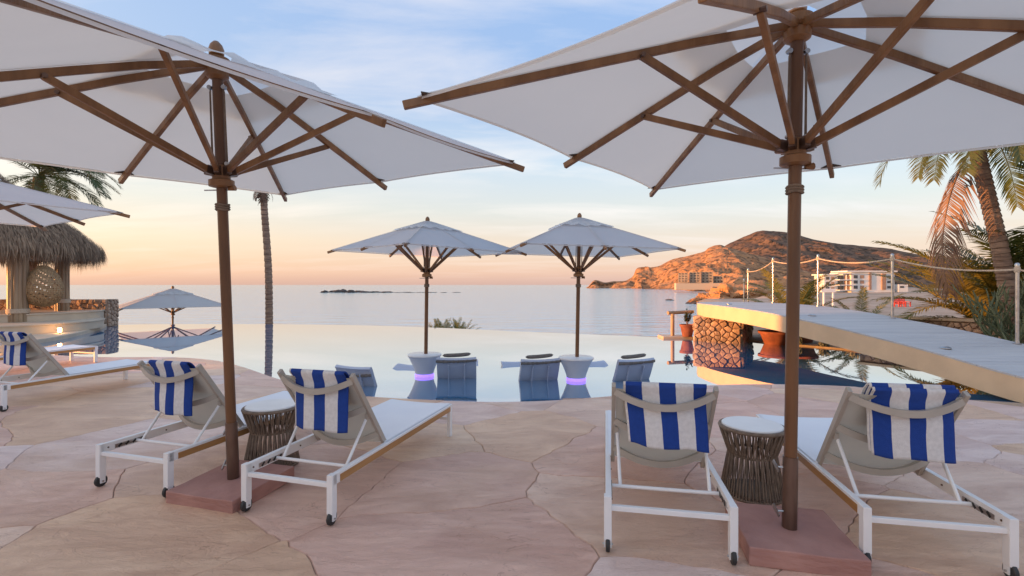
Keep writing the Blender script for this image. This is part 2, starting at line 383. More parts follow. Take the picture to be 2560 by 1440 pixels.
# ------------------------------------------------------------------ ground, sea
WZ = -.035     # pool water level
SEA = -6.5
def ground_h(x, y):
    d = (x+6-.5*y)/1.118
    s = max(0, min(1, d/9)); s = s*s*(3-2*s)
    plain = -1.0-2.2*max(0, min(1, (y-25)/130))
    if y > 100: plain += .0
    z = -8.5+(plain+8.5)*s
    if y < 24:
        t = max(0, min(1, (24-y)/5)); z = z*(1-t)+(-1.25)*t
    z += .25*noise.noise(Vector((x*.12, y*.12, 0)))*(1 if y > 26 else 0)
    return z
def build_ground():
    mb = MB(); xs = [-60+i*4 for i in range(26)]+[44+i*12 for i in range(1, 60)]; ys = [-40+i*4 for i in range(30)]+[80+i*14 for i in range(1, 70)]
    for y in ys:
        for x in xs: mb.v.append((x, y, ground_h(x, y)))
    w = len(xs)
    for j in range(len(ys)-1):
        for i in range(w-1): mb.f.append((j*w+i, j*w+i+1, (j+1)*w+i+1, (j+1)*w+i))
    struct(mb.build('ground', 'ground', smooth=True))
    S = 45000
    sea = MB().add([(-S,-200,SEA),(S,-200,SEA),(S,S,SEA),(-S,S,SEA)], [(0,1,2,3)])
    struct(sea.build('sea', 'sea_water'))
build_ground()

# ------------------------------------------------------------------ pool and terrace
near_edge = [(-17.5,12.2),(-14.5,11.9),(-12.6,11.5),(-11,10.95),(-8.98,10.45),(-7.37,10.41),(-6.26,10.02),(-5.26,9.28),(-4.65,8.72),(-3.98,8.09),(-2.87,7.16),(-1.84,6.70),
             (-.52,6.47),(.11,6.47),(.66,6.56),(1.41,6.78),(2.29,7.22),(3.27,7.54),(4.22,7.57),(5.09,7.45),(5.85,7.12),(6.3,6.47),(6.75,6.05),(8.0,5.5),(9.6,5.2),(13,5.0)]
edge = [(p.x, p.y) for p in spline(near_edge, 5)]
terr_poly = [(-17.5,-5.0),(13,-5.0)]+edge[::-1]     # counter-clockwise
def build_terrace():
    base = MB().prism([(x, y-.02) if y > 0 else (x, y) for x, y in terr_poly], -.9, -.011)
    to = struct(base.build('terrace', 'mortar'))
    rnd = random.Random(11); sites = []
    x0, x1, y0, y1 = -17.6, 13.1, -5.1, 12.5
    tries = 0
    while tries < 9000:
        tries += 1
        p = (rnd.uniform(x0, x1), rnd.uniform(y0, y1))
        dmin = rnd.choice((.95, 1.2, 1.45, 1.75))
        if all((p[0]-q[0])**2+((p[1]-q[1])*1.15)**2 > dmin*dmin for q in sites): sites.append(p)
    cells = voronoi(sites, (x0, x1, y0, y1))
    for c in cells:
        if len(c) < 3: continue
        poly = clip_poly(terr_poly, c)
        if len(poly) < 3 or abs(area(poly)) < .03: continue
        pts = []
        for i in range(len(poly)):
            a = Vector((*poly[i], 0)); b = Vector((*poly[(i+1)%len(poly)], 0)); L = (b-a).length
            if L < 1e-4: continue
            k = max(1, int(L/.07))
            for j in range(k): pts.append(a+(b-a)*j/k)
        def disp(p):
            q = Vector((p.x*.9, p.y*.9, 3.3)); w = Vector((p.x*7, p.y*7, 9.1))
            bd = min((p.x-e[0])**2+(p.y-e[1])**2 for e in edge)
            amp = min(1, max(0, (bd**.5-.1)/.5))
            return p+Vector((noise.noise(q)*.20+noise.noise(w)*.035, noise.noise(q+Vector((17,3,0)))*.20+noise.noise(w+Vector((5,8,0)))*.035, 0))*amp
        P = [disp(p) for p in pts]; cx = sum(p.x for p in P)/len(P); cy = sum(p.y for p in P)/len(P)
        n = len(P); top = rnd.uniform(-.0025, .0025); ring0 = []; ring1 = []; ring2 = []
        for i in range(n):
            d = (P[(i+1)%n]-P[i-1]); nrm = Vector((-d.y, d.x, 0))
            if nrm.length > 1e-6: nrm.normalize()
            q = P[i]+nrm*.0022; q2 = P[i]+nrm*.0075
            ring0.append((q.x-cx, q.y-cy, -.035)); ring1.append((q.x-cx, q.y-cy, top-.007)); ring2.append((q2.x-cx, q2.y-cy, top))
        fs = [(i, (i+1)%n, n+(i+1)%n, n+i) for i in range(n)]+[(n+i, n+(i+1)%n, 2*n+(i+1)%n, 2*n+i) for i in range(n)]+[tuple(range(2*n, 3*n))]
        o = MB().add(ring0+ring1+ring2, fs).build('flagstone', 'flagstone', to); o.location = (cx, cy, 0)
build_terrace()

far_edge = [(-15.6,18.6),(-15.4,19.4),(-10.5,19.6),(-6.0,19.0),(-2.7,17.9),(.28,16.5),(2.83,15.4),(4.95,14.55),(6.2,13.9),(6.9,12.95),(8.0,11.7),(8.6,10.4),(9.4,9.2),(11,8.2),(13,7.6)]
fe = [(p.x, p.y) for p in spline(far_edge, 6)]
def build_pool():
    poly = [(p[0], p[1]) for p in edge]
    poly = [(x, y-.12) for x, y in poly]+fe[::-1]+[(-17.5,18.6)]
    w = MB().prism(poly, WZ-.3, WZ); struct(w.build('pool_water', 'pool_water'))
    # vanishing edge wall just outside the water
    n = len(fe); mb = MB()
    lip = [Vector((x, y, 0)) for x, y in fe]
    for i in range(n-1):
        a, b = lip[i], lip[i+1]; d = (b-a).normalized(); o = Vector((-d.y, d.x, 0))*.16
        mb.add([(a.x,a.y,-2.2),(b.x,b.y,-2.2),(b.x+o.x,b.y+o.y,-2.2),(a.x+o.x,a.y+o.y,-2.2),(a.x,a.y,WZ-.012),(b.x,b.y,WZ-.012),(b.x+o.x,b.y+o.y,WZ-.02),(a.x+o.x,a.y+o.y,WZ-.02)],
               [(4,5,6,7),(2,3,7,6)])
    struct(mb.build('pool_edge_wall', 'garden'))
build_pool()
# planted bed right of the pool, behind the bridge
bed = [(6.45,14.2),(7.05,13.15),(8.15,11.9),(8.75,10.55),(9.5,9.4),(11.1,8.4),(13.1,7.8),(30,7),(30,17),(14,19),(7,18)]
struct(MB().prism(bed, -1.3, .0).build('garden_bed', 'garden'))

# ------------------------------------------------------------------ stones on a wall face
def stone_face(parent, o, ud, w, h, size, seed, depth=.05, rough=.55):
    """irregular stones covering a vertical face; o = lower left corner, ud = horizontal direction, outward = ud rotated -90"""
    rnd = random.Random(seed); ud = Vector(ud).normalized(); od = Vector((ud.y, -ud.x, 0)); o = Vector(o); sites = []
    for _ in range(int(w*h/size/size*40)+200):
        p = (rnd.uniform(0, w), rnd.uniform(0, h)); dm = size*rnd.choice((.45,.7,1.0,1.45))
        if all((p[0]-q[0])**2*.7+(p[1]-q[1])**2*1.3 > dm*dm*.8 for q in sites): sites.append(p)
    for c in voronoi(sites, (0, w, 0, h), size*5):
        if len(c) < 3 or area(c) < size*size*.04: continue
        cx = sum(p[0] for p in c)/len(c); cy = sum(p[1] for p in c)/len(c); n = len(c)
        dp = depth*rnd.uniform(.5, 1.25); tl = (rnd.uniform(-.2,.2), rnd.uniform(-.2,.2))
        def P(p, s, z):
            x = cx+(p[0]-cx)*s; y = cy+(p[1]-cy)*s
            q = ud*(x-cx)+Vector((0,0,y-cy))+od*(z+((x-cx)*tl[0]+(y-cy)*tl[1])*(z > 0)); return tuple(q)
        vs = [P(p, .95, -.02) for p in c]+[P(p, .93, dp*.55) for p in c]+[P(p, .68+rnd.uniform(-.06,.06), dp) for p in c]
        fs = [(i,(i+1)%n,n+(i+1)%n,n+i) for i in range(n)]+[(n+i,n+(i+1)%n,2*n+(i+1)%n,2*n+i) for i in range(n)]+[tuple(range(2*n,3*n))]
        s = MB().add(vs, fs).build('stone', 'stone', parent)
        s.location = o+ud*cx+Vector((0,0,cy))

# ------------------------------------------------------------------ footbridge
nearE = [(4.2,7.7),(6.5,6.9),(7.8,6.60),(9,6.17),(10.5,5.84),(12,5.60),(13.3,5.40),(14.0,5.42),(14.6,5.62),(15.0,6.0),(15.2,6.75)]
farE = [(4.2,9.7),(8,8.52),(10.06,8.08),(12.5,8.05),(13.8,7.95),(14.5,7.7),(15.0,7.25),(15.2,6.75)]
hB = [(4.2,.03),(6.5,.315),(7.8,.55),(9,.755),(10,.87),(10.8,.945),(12,1.0),(13,1.03),(16,1.035)]
def nx(y): return lerp_pts(nearE, y)
def fx(y): return lerp_pts(farE, y)
def hb(y):
    return (lerp_pts(hB, y-.35)+lerp_pts(hB, y)+lerp_pts(hB, y+.35))/3
def sm(f, y): return (f(max(4.2, y-.3))+f(y)+f(min(15.2, y+.3)))/3 if y < 13.6 else f(y)
def build_bridge():
    root = empty('footbridge', (6.8, 10, 0)); off = Vector((6.8, 10, 0))
    tag(root, 'curved pale decked footbridge with warm lit edge ramping up over the pool', 'footbridge')
    ys = [4.2+(13.4-4.2)*i/46 for i in range(47)]+[13.4+1.8*math.sin(math.pi/2*i/14) for i in range(1, 15)]
    T = .34; mb = MB(); n = len(ys)
    for y in ys:
        a, b, h = sm(nx, y), sm(fx, y), hb(y)-.022
        t = T*(1 if y > 6.5 else max(.3, (y-3.2)/3.3))
        for x in (a, b):
            mb.v.append((x-off.x, y-off.y, h)); mb.v.append((x-off.x, y-off.y, h-t))
    for i in range(n-1):
        k = i*4; q = k+4
        mb.f += [(k, k+2, q+2, q), (k+1, q+1, q+3, k+3), (k, q, q+1, k+1), (k+2, k+3, q+3, q+2)]
    mb.f.append((0, 1, 3, 2))
    mb.build('slab', 'bridge_edge_lit', root)
    # planks across the walkway
    y = 4.25; g = .006; w = .145
    while y < 15.1:
        y2 = min(y+w, 15.16); m = 3; vs = []
        for yy in (y, y2-g):
            for s in range(m+1):
                a, b = sm(nx, yy)-.004, sm(fx, yy)+.004
                x = a+(b-a)*s/m; vs += [(x-off.x, yy-off.y, hb(yy)), (x-off.x, yy-off.y, hb(yy)-.026)]
        k = 2*(m+1); fs = []
        for s in range(m):
            fs += [(2*s, 2*s+2, k+2*s+2, k+2*s), (2*s+1, k+2*s+1, k+2*s+3, 2*s+3), (2*s, 2*s+1, 2*s+3, 2*s+2), (k+2*s, k+2*s+2, k+2*s+3, k+2*s+1)]
        fs += [(0, k, k+1, 1), (k-2, k-1, 2*k-1, 2*k-2)]
        MB().add(vs, fs).build('plank', 'deck', root); y = y2
    posts = [(9.4,5.3,None), (8.42,8.0,None), (7.97,10.06,None), (7.97,12.5,None), (7.75,14.25,None), (8.36,17.0,.80), (9.18,19.0,.46)]
    tops = []
    for x, y, zb in posts:
        b = hb(y) if zb is None else zb; H = 1.30
        p = MB().tube([(x-off.x,y-off.y,b if zb is None else -1.0),(x-off.x,y-off.y,b+H)], .026, 10).lathe([(.001,0),(.034,.0),(.034,.03),(.02,.05),(.001,.055)], 10, (x-off.x,y-off.y,b+H), cap=False)
        po = p.build('post', 'steel', root, smooth=True)
        if zb is None: MB().lathe([(.055,0),(.055,.012),(.03,.02),(.03,.05)], 12, (x-off.x,y-off.y,b)).build('base_flange', 'steel', po, smooth=True)
        MB().lathe([(.034,-.05),(.042,-.03),(.042,.03),(.034,.05)], 10, (x-off.x,y-off.y,b+H-.06)).build('rope_collar', 'rope', po, smooth=True)
        tops.append(Vector((x-off.x, y-off.y, b+H-.06)))
    for a, b in zip(tops, tops[1:]):
        pts = [a.lerp(b, t/14)-Vector((0,0,.10*(1-(2*t/14-1)**2))) for t in range(15)]
        MB().tube(pts, .016, 6).build('handrail_rope', 'rope', root, smooth=True)
    for x, y in ((6.47,10.35),(7.0,7.75),(5.97,13.2)):
        MB().lathe([(.075,0),(.075,.012),(.05,.03),(.001,.034)], 16, (x-off.x,y-off.y,hb(y)), cap=False).build('deck_light', 'steel', root, smooth=True)
build_bridge()
def build_pier():
    r = empty('stone_pier', (5.7, 13.8, 0)); tag(r, 'sunlit rubble stone pier standing in the water under the footbridge', 'pier')
    O = Vector((5.7,13.8,0))
    A = Vector((5.22,13.72,-.3))-O; B = Vector((6.28,13.18,-.3))-O; Cc = Vector((7.25,14.55,-.3))-O; D = Vector((6.15,15.0,-.3))-O
    core = MB().prism([(A.x,A.y),(B.x,B.y),(Cc.x,Cc.y),(D.x,D.y)], -.3, .69).build('core', 'mortar', r)
    stone_face(r, A+Vector((0,0,.22)), B-A, (B-A).length, .76, .25, 3, .07)
    stone_face(r, B+Vector((0,0,.22)), Cc-B, (Cc-B).length, .76, .25, 4, .07)
    stone_face(r, D+Vector((0,0,.22)), A-D, (A-D).length, .76, .21, 5, .06)
build_pier()

# ------------------------------------------------------------------ umbrellas
def build_umbrella(name, loc, rot, Rc, zhub, ztip, zrun, pole_z0, label, group, base=None, tilt=(0,0), sleeve=True):
    r = empty(name, loc); r.rotation_euler = (tilt[0], tilt[1], 0)
    tag(r, label, 'umbrella', group)
    k = Rc/2.27
    def ribdir(i): a = rot+i*math.pi/4; return Vector((math.cos(a), math.sin(a), 0))
    def riblen(i): return Rc if i % 2 == 0 else Rc/math.sqrt(2)
    def rp(i, t):       # canopy surface along rib i
        d = ribdir(i % 8)*(.10*k+(riblen(i)-.10*k)*t); z = zhub-(zhub-ztip)*(t**1.04)
        return Vector((d.x, d.y, z))
    # canopy
    NT = 10; NS = 8; mb = MB(); t0 = .16
    for i in range(8):
        o = len(mb.v)
        for a in range(NT+1):
            t = t0+(1-t0)*a/NT
            for b in range(NS+1):
                s = b/NS; p = rp(i, t).lerp(rp(i+1, t), s); q = 4*s*(1-s)
                p = Vector((p.x*(1-.035*q*t*t), p.y*(1-.035*q*t*t), p.z-.012*q*math.sin(math.pi*t))); mb.v.append(tuple(p))
        for a in range(NT):
            for b in range(NS):
                v0 = o+a*(NS+1)+b; mb.f.append((v0, v0+1, v0+NS+2, v0+NS+1))
    c = mb.build('canopy', 'canopy', r, smooth=True)
    for i in range(8):           # stitched seams over the ribs
        sd = Vector((-ribdir(i).y, ribdir(i).x, 0))*.011*k; sp = MB(); T_ = [t0+.02+(.97-t0)*a/12 for a in range(13)]
        for t in T_:
            p = rp(i, t)+Vector((0,0,.004)); sp.v += [tuple(p-sd), tuple(p+sd)]
        for a in range(12): sp.f.append((2*a, 2*a+1, 2*a+3, 2*a+2))
        sp.build('seam', 'vent', c)
    # hem
    hm = MB(); hp = []
    for i in range(8):
        for b in range(NS):
            s = b/NS; p = rp(i, .995).lerp(rp(i+1, .995), s); q = 4*s*(1-s); hp.append(Vector((p.x*(1-.035*q), p.y*(1-.035*q), p.z-.006)))
    n = len(hp)
    for j in range(n):
        a, b = hp[j], hp[(j+1)%n]; hm.add([a, b, b-Vector((0,0,.016)), a-Vector((0,0,.016))], [(0,1,2,3)])
    hm.build('hem', 'canopy', c)
    # vent cap with wavy edge
    vm = MB(); NC = 7; rnd = random.Random(int(loc[0]*100))
    for i in range(8):
        o = len(vm.v)
        for a in range(NC+1):
            t = .0+.34*a/NC
            for b in range(NS+1):
                s = b/NS; p = rp(i, t).lerp(rp(i+1, t), s); q = 4*s*(1-s)
                wv = .022*k*math.sin(s*math.pi*4+i)*(a/NC)**3*(q**.3)
                vm.v.append((p.x, p.y, p.z+.034*k*(1-.35*(a/NC))+wv+.014*q*(a/NC)))
        for a in range(NC):
            for b in range(NS):
                v0 = o+a*(NS+1)+b; vm.f.append((v0, v0+1, v0+NS+2, v0+NS+1))
    vm.build('vent_cap', 'vent', r, smooth=True)
    # ribs, pockets, struts
    rj = .97*k
    for i in range(8):
        L = riblen(i); d = ribdir(i); dz = Vector((0,0,-.036*k)); w, h = .034*(k**.5), .048*(k**.5)
        pts = [rp(i, t)+dz for t in (0,.25,.5,.75,1)]
        e = (pts[-1]-pts[-2]).normalized(); pts.append(pts[-1]+e*.075*k)
        pts[0] = pts[0]-d*.04
        MB().sweep(pts, w, h).build('rib', 'teak', r, bevel=.005)
        tp = rp(i, .985)+Vector((0,0,-.008)); sd = Vector((-d.y, d.x, 0))
        inn = rp(i, .95)+Vector((0,0,-.010))
        MB().add([tp-sd*.075*k, tp+sd*.075*k, inn, tp-sd*.075*k+Vector((0,0,-.006)), tp+sd*.075*k+Vector((0,0,-.006)), inn+Vector((0,0,-.006))],
                 [(0,1,2),(5,4,3),(0,3,4,1),(1,4,5,2),(2,5,3,0)]).build('tip_pocket', 'dark_pocket', r)
        t = (rj-.10*k)/(L-.10*k); j = rp(i, t)+Vector((0,0,-.055*k))+sd*.018
        st = MB().bar((d.x*.085+sd.x*.0, d.y*.085, zrun+.02), j, .030*(k**.5), .044*(k**.5)).build('strut', 'teak', r, bevel=.004)
        MB().tube([j-sd*.028, j+sd*.028], .014, 8).build('pivot_pin', 'bronze', st, smooth=True)
    # pole and fittings
    pr = .036*(k**.4)
    MB().tube([(0,0,pole_z0),(0,0,zhub+.05)], pr, 20).build('pole', 'teak_backlit', r, smooth=True)
    MB().lathe([(.03*k,0),(.05*k,.015*k),(.052*k,.05*k),(.040*k,.085*k),(.018*k,.11*k),(.001,.115*k)], 16, (0,0,zhub+.035*k), cap=False).build('finial', 'teak', r, smooth=True)
    MB().lathe([(.045,-.13),(.075,-.11),(.075,-.06),(.06,-.05),(.085,-.03),(.085,.02),(.03,.03)], 20, (0,0,zhub)).build('hub', 'teak', r, smooth=True)
    ru = MB().lathe([(.05,-.10),(.085,-.09),(.085,-.045),(.06,-.035),(.06,.055),(.045,.065)], 20, (0,0,zrun)).build('runner', 'teak', r, smooth=True)
    br = MB()
    for i in range(8):
        d = ribdir(i); br.bar((d.x*.05,d.y*.05,zrun+.015),(d.x*.105,d.y*.105,zrun+.025), .036, .06)
    br.build('bracket', 'bronze', ru)
    MB().tube([(-.13,0,zrun-.115),(.10,0,zrun-.115)], .005, 8).build('locking_pin', 'steel', ru, smooth=True)
    kn = MB().lathe([(.012,0),(.016,.02),(.022,.05)], 10, (0,0,0)).build('knob', 'teak', ru, smooth=True); kn.location = (.055,-.01,zrun-.11); kn.rotation_euler = (0, R(80), 0)
    for sx in (-1, 1):
        cd = MB().tube([(sx*(pr+.014),-.012,zrun+.08),(sx*(pr+.014),-.012,zhub-.20)], .0045, 6).tube([(sx*(pr+.022),-.012,zrun+.08),(sx*(pr+.018),-.012,zhub-.22)], .0035, 6)
        co = cd.build('pulley_cord', 'cord', r); MB().tube([(sx*(pr+.016),-.025,zhub-.19),(sx*(pr+.016),.002,zhub-.19)], .016, 10).build('pulley', 'steel', co, smooth=True)
        MB().tube([(sx*(pr+.016),-.025,zrun+.075),(sx*(pr+.016),.002,zrun+.075)], .014, 10).build('pulley', 'steel', co, smooth=True)
    wr = MB()
    for j in range(3):
        zc = zrun-.26+j*.017
        wr.tube([((pr+.007)*math.cos(a*.524), (pr+.007)*math.sin(a*.524), zc+.004*math.sin(a)) for a in range(13)], .009, 6, cap=False)
    wr.build('rope_wrap', 'cord', r, smooth=True)
    if sleeve:
        z0 = pole_z0
        sl = MB().tube([(0,0,z0),(0,0,z0+.43)], pr+.006, 20).build('pole_sleeve', 'bronze', r, smooth=True)
        for z, a in ((z0+.36, 2.6), (z0+.10, 2.9)):
            dx, dy = math.cos(a), math.sin(a)
            MB().tube([(dx*.03,dy*.03-.01,z),(dx*.075,dy*.075-.01,z-.005)], .007, 8).bar((dx*.075,dy*.075-.035,z-.025),(dx*.08,dy*.08+.025,z+.02), .008, .02).build('clamp_screw', 'steel', sl, smooth=False)
    if base:
        w, brz = base
        b = MB().box(-w/2, w/2, -w/2, w/2, -.004-.0, .100); o = b.build('stone_base', 'slab', r, bevel=.006); o.rotation_euler = (0, 0, brz)
        bm = bmesh.new(); bm.from_mesh(o.data); bmesh.ops.subdivide_edges(bm, edges=bm.edges[:], cuts=7, use_grid_fill=True)
        for v in bm.verts:
            nn = noise.noise_vector(v.co*7+Vector((loc[0]*3,0,0)))
            if v.co.z > .003: v.co += nn*.005
        bm.to_mesh(o.data); bm.free()
    return r
G1 = 'large umbrellas on the stone terrace'; G2 = 'umbrellas beside the pool'
build_umbrella('umbrella', (-2.12,3.66,0), R(14.4), 2.26, 3.21, 2.565, 2.39, .10, 'large white teak umbrella whose stone base sits between two loungers facing the pool chairs', G1, (.60, R(-16)), (R(2.5), R(-.8)))
build_umbrella('umbrella', (1.68,2.91,0), R(5.0), 2.27, 3.17, 2.60, 2.39, .10, 'large white teak umbrella beside the footbridge, stone base touching two lounger legs', G1, (.60, R(-12)), (0, R(.9)))
build_umbrella('umbrella', (-7.86,6.42,0), R(14.4), 2.28, 3.17, 2.62, 2.39, .10, 'large white umbrella in front of the thatched hut, only its edge in view', G1, (.60, R(-16)))
build_umbrella('umbrella', (-1.52,8.45,0), R(0), 1.70, 2.66, 2.16, 1.80, -.2, 'smaller white umbrella rising from the white pool table beside the lone pool chair', G2, None, (0, R(.7)), sleeve=False)
build_umbrella('umbrella', (1.09,8.09,0), R(-35), 1.70, 2.67, 2.14, 1.80, -.2, 'smaller white umbrella rising from the white pool table between two pool chairs', G2, None, (0, R(1.0)), sleeve=False)
build_umbrella('umbrella', (-15.55,22.0,-1.6), R(-4), 2.75, 2.95, 2.20, 1.9, 0, 'white umbrella standing alone beyond the vanishing edge of the pool', 'umbrellas beyond the pool', None, sleeve=False)

# ------------------------------------------------------------------ loungers
BA = Vector((0, .70, .335)); BT = Vector((0, .28, .93))
def build_lounger(name, loc, rz, label, group):
    r = empty(name, loc, rz); tag(r, label, 'lounger', group); W = .345
    for s in (-1, 1):
        rl = MB().box(s*W-.018, s*W+.018, 0, 1.96, .262, .330).build('side_rail', 'white_metal', r, bevel=.003)
        MB().box(s*(W+.0185)-.003, s*(W+.0185)+.003, .07, 1.90, .266, .312).build('teak_strip', 'teak_strip', rl)
        if True:
            x = s*(W-.0195)
            sl = MB().box(x-.0015, x+.0015, .10, .34, .272, .302).build('ratchet_plate', 'steel', rl)
            nt = MB()
            for j in range(4): nt.bar((x-s*.0025, .125+j*.055, .276), (x-s*.0025, .150+j*.055, .298), .002, .016, (0,1,0))
            nt.build('ratchet_notch', 'rubber', sl)
            for yb in (.05, .52, .78):
                MB().tube([(x-s*.004,yb,.295),(x+s*.003,yb,.295)], .006, 8).build('bolt', 'bronze', rl)
        lg = MB().box(s*W-.026, s*W+.018, -.012, .038, .075, .3315).build('leg', 'white_metal', r, bevel=.003)
        MB().box(s*W-.026, s*W-.018, -.004, .032, .030, .075).box(s*W+.010, s*W+.018, -.004, .032, .030, .075).build('wheel_fork', 'white_metal', lg)
        wh = MB().tube([(s*W-.016,.012,.045),(s*W+.008,.012,.045)], .045, 20).build('wheel', 'rubber', r, smooth=True, bevel=.006)
        MB().tube([(s*W-.034,.012,.045),(s*W+.026,.012,.045)], .006, 8).build('axle', 'steel', wh, smooth=True)
        MB().box(s*W-.018, s*W+.018, 1.90, 1.955, 0, .264).build('leg', 'white_metal', r, bevel=.003)
        # backrest side bar
        t = BA+Vector((s*(W-.035),0,0)); q = BT+Vector((s*(W-.035),0,0))
        MB().bar(t-(q-t).normalized()*.06, q, .026, .042, (0,1,0)).build('backrest_side', 'metal_shaded', r, bevel=.004)
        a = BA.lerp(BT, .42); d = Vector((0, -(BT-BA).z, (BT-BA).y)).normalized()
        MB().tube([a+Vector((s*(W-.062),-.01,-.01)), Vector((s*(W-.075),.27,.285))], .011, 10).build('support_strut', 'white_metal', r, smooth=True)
        MB().box(s*(W-.055)-.012, s*(W-.055)+.012, a.y-.035, a.y+.01, a.z-.03, a.z+.012).build('strut_bracket', 'metal_shaded', r)
    MB().box(-W+.018, W-.018, .0, .030, .245, .275).build('crossbar', 'white_metal', r, bevel=.003)
    MB().box(-W+.018, W-.018, 1.915, 1.945, .17, .20).build('crossbar', 'white_metal', r, bevel=.003)
    MB().tube([(-W+.018,.27,.285),(W-.018,.27,.285)], .012, 12).build('support_rod', 'white_metal', r, smooth=True)
    nrm = Vector((0, -(BT-BA).z, (BT-BA).y)).normalized()      # out of the back, towards the head end
    for f in (.93, .54, .14):
        c = BA.lerp(BT, f); pts = []
        for j in range(13):
            s = j/12*2-1; pts.append(c+Vector((s*(W-.045),0,0))+nrm*(.012+.075*(1-s*s))-Vector((0,0,.035*(1-s*s))))
        MB().sweep(pts, .024, .042, (0,0,1)).build('back_crossbar', 'metal_shaded', r, smooth=True)
    # slings (thin solids)
    mb = MB(); nx_, ny_ = 8, 10
    for side in (0, 1):
        for j in range(ny_+1):
            for i in range(nx_+1):
                s = i/nx_*2-1; yy = .69+(1.955-.69)*j/ny_
                mb.v.append((s*(W-.004), yy, .335-.012*(1-s*s)-side*.006))
    m = (nx_+1)*(ny_+1)
    for j in range(ny_):
        for i in range(nx_):
            a = j*(nx_+1)+i; mb.f += [(a,a+1,a+nx_+2,a+nx_+1), (m+a,m+a+nx_+1,m+a+nx_+2,m+a+1)]
    for i in range(nx_): mb.f += [(i,m+i,m+i+1,i+1)]; b = ny_*(nx_+1); mb.f += [(b+i,b+i+1,m+b+i+1,m+b+i)]
    mb.build('seat_sling', 'sling_white', r, smooth=True)
    mb = MB()
    for j in range(ny_+1):
        for i in range(nx_+1):
            s = i/nx_*2-1; p = BA.lerp(BT, j/ny_*.97)+Vector((s*(W-.05),0,0))+nrm*(.010+.02*(1-s*s)); mb.v.append(tuple(p))
    for j in range(ny_):
        for i in range(nx_):
            a = j*(nx_+1)+i; mb.f.append((a,a+1,a+nx_+2,a+nx_+1))
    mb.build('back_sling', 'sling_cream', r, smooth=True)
    return r
def build_towel(loc, rz, label, xc=.02, wid=.42, drop=.46, seed=0, skew=0, fold=0):
    r = random.Random(seed)
    nrm = Vector((0, -(BT-BA).z, (BT-BA).y)).normalized(); dn = (BA-BT).normalized(); T = BT
    # path from front of the sling over the top and down the back
    path = [T+dn*.30-nrm*.018, T+dn*.15-nrm*.020, T+dn*.03-nrm*.022, T-dn*.022-nrm*.005, T-dn*.024+nrm*.016, T-dn*.004+nrm*.030,
            Vector((0,.268,.865)), Vector((0,.272,.80)), Vector((0,.266,.72)), Vector((0,.260,.65)), Vector((0,.255,.93-drop))]
    P = spline([tuple(p) for p in path], 5); nx_ = 28; ny_ = len(P)-1
    me = bpy.data.meshes.new('towel'); vs = []; fs = []; uv = []
    for layer in range(1+fold):
        o = len(vs)
        for j, p in enumerate(P):
            for i in range(nx_+1):
                s = i/nx_; f = j/ny_; hang = max(0, (f-.55)/.45)
                x = xc+(s-.5)*wid*(1-.03*hang)+skew*hang*.05+.004*noise.noise(Vector((f*6, seed, 1)))-layer*.012
                dz = -.028*(s-.5)*2*skew*hang + .006*noise.noise(Vector((s*5, seed*3.1, 0)))*hang
                ripple = (.006*math.sin(s*8+seed+f*1.5)+.014*noise.noise(Vector((s*3, f*3, seed*1.7))))*hang*max(0,min(1,(f-.72)*8))+.003*noise.noise(Vector((s*6, f*9, seed)))
                q = p+nrm*(ripple*(1 if j > ny_*.35 else .3)-layer*.014); vs.append((x, q.y+.042*(2*s-1)**2*wid*2*max(0, min(1, (f-.42)*6)), q.z+dz+layer*.012)); uv.append((s, f))
        for j in range(ny_):
            for i in range(nx_):
                a = o+j*(nx_+1)+i; fs.append((a,a+1,a+nx_+2,a+nx_+1))
    me.from_pydata(vs, [], fs); me.materials.append(MT['towel'])
    ul = me.uv_layers.new(name='UVMap')
    for lp in me.loops: ul.data[lp.index].uv = uv[lp.vertex_index]
    for p in me.polygons: p.use_smooth = True
    o = bpy.data.objects.new('towel', me); col.objects.link(o); o.location = loc; o.rotation_euler = (0,0,rz)
    sm_ = o.modifiers.new('solid', 'SOLIDIFY'); sm_.thickness = .009; sm_.offset = 0
    return tag(o, label, 'towel', 'striped towels over the loungers')
GL = 'sun loungers on the terrace'
LG = [((-2.87,3.63,0), R(-16), 'white lounger left of the stone umbrella base, woven table beyond its right side', 1),
      ((-1.51,3.22,0), R(-16), 'white lounger pointing at the pool chairs, one wheel beside the dark red stone base', 2),
      ((.905,2.75,0), R(-11), 'white lounger standing straightest towards the pool, between open terrace and woven table', 3),
      ((2.32,2.61,0), R(-11), 'white lounger next to the footbridge with a neatly folded towel', 4),
      ((-6.62,6.02,0), R(-16), 'white lounger in front of the curved stone steps of the thatched hut', 0),
      ((-9.30,7.97,0), R(-16), 'white lounger by the hut steps with only its foot end in view', None)]
for loc, rz, lab, tw in LG:
    build_lounger('sun_lounger', loc, rz, lab, GL)
TW = {0: dict(label='blue and white striped towel on the lounger near the hut steps', xc=.0, seed=1, skew=.2, drop=.41),
      1: dict(label='blue and white striped towel on the lounger left of the dark red stone base', xc=.02, seed=2, skew=.4, wid=.41, drop=.40),
      2: dict(label='blue and white striped towel on the lounger aimed at the pool chairs', xc=.03, seed=3, skew=.25, drop=.41, wid=.46),
      3: dict(label='blue and white striped towel hanging askew on the lounger by open terrace', xc=.0, seed=4, skew=.55, wid=.50, drop=.385),
      4: dict(label='neatly folded double striped towel on the lounger by the footbridge', xc=.03, seed=5, skew=.15, wid=.45, drop=.405, fold=1)}
for loc, rz, lab, tw in LG:
    if tw is not None: build_towel(loc, rz, **TW[tw])

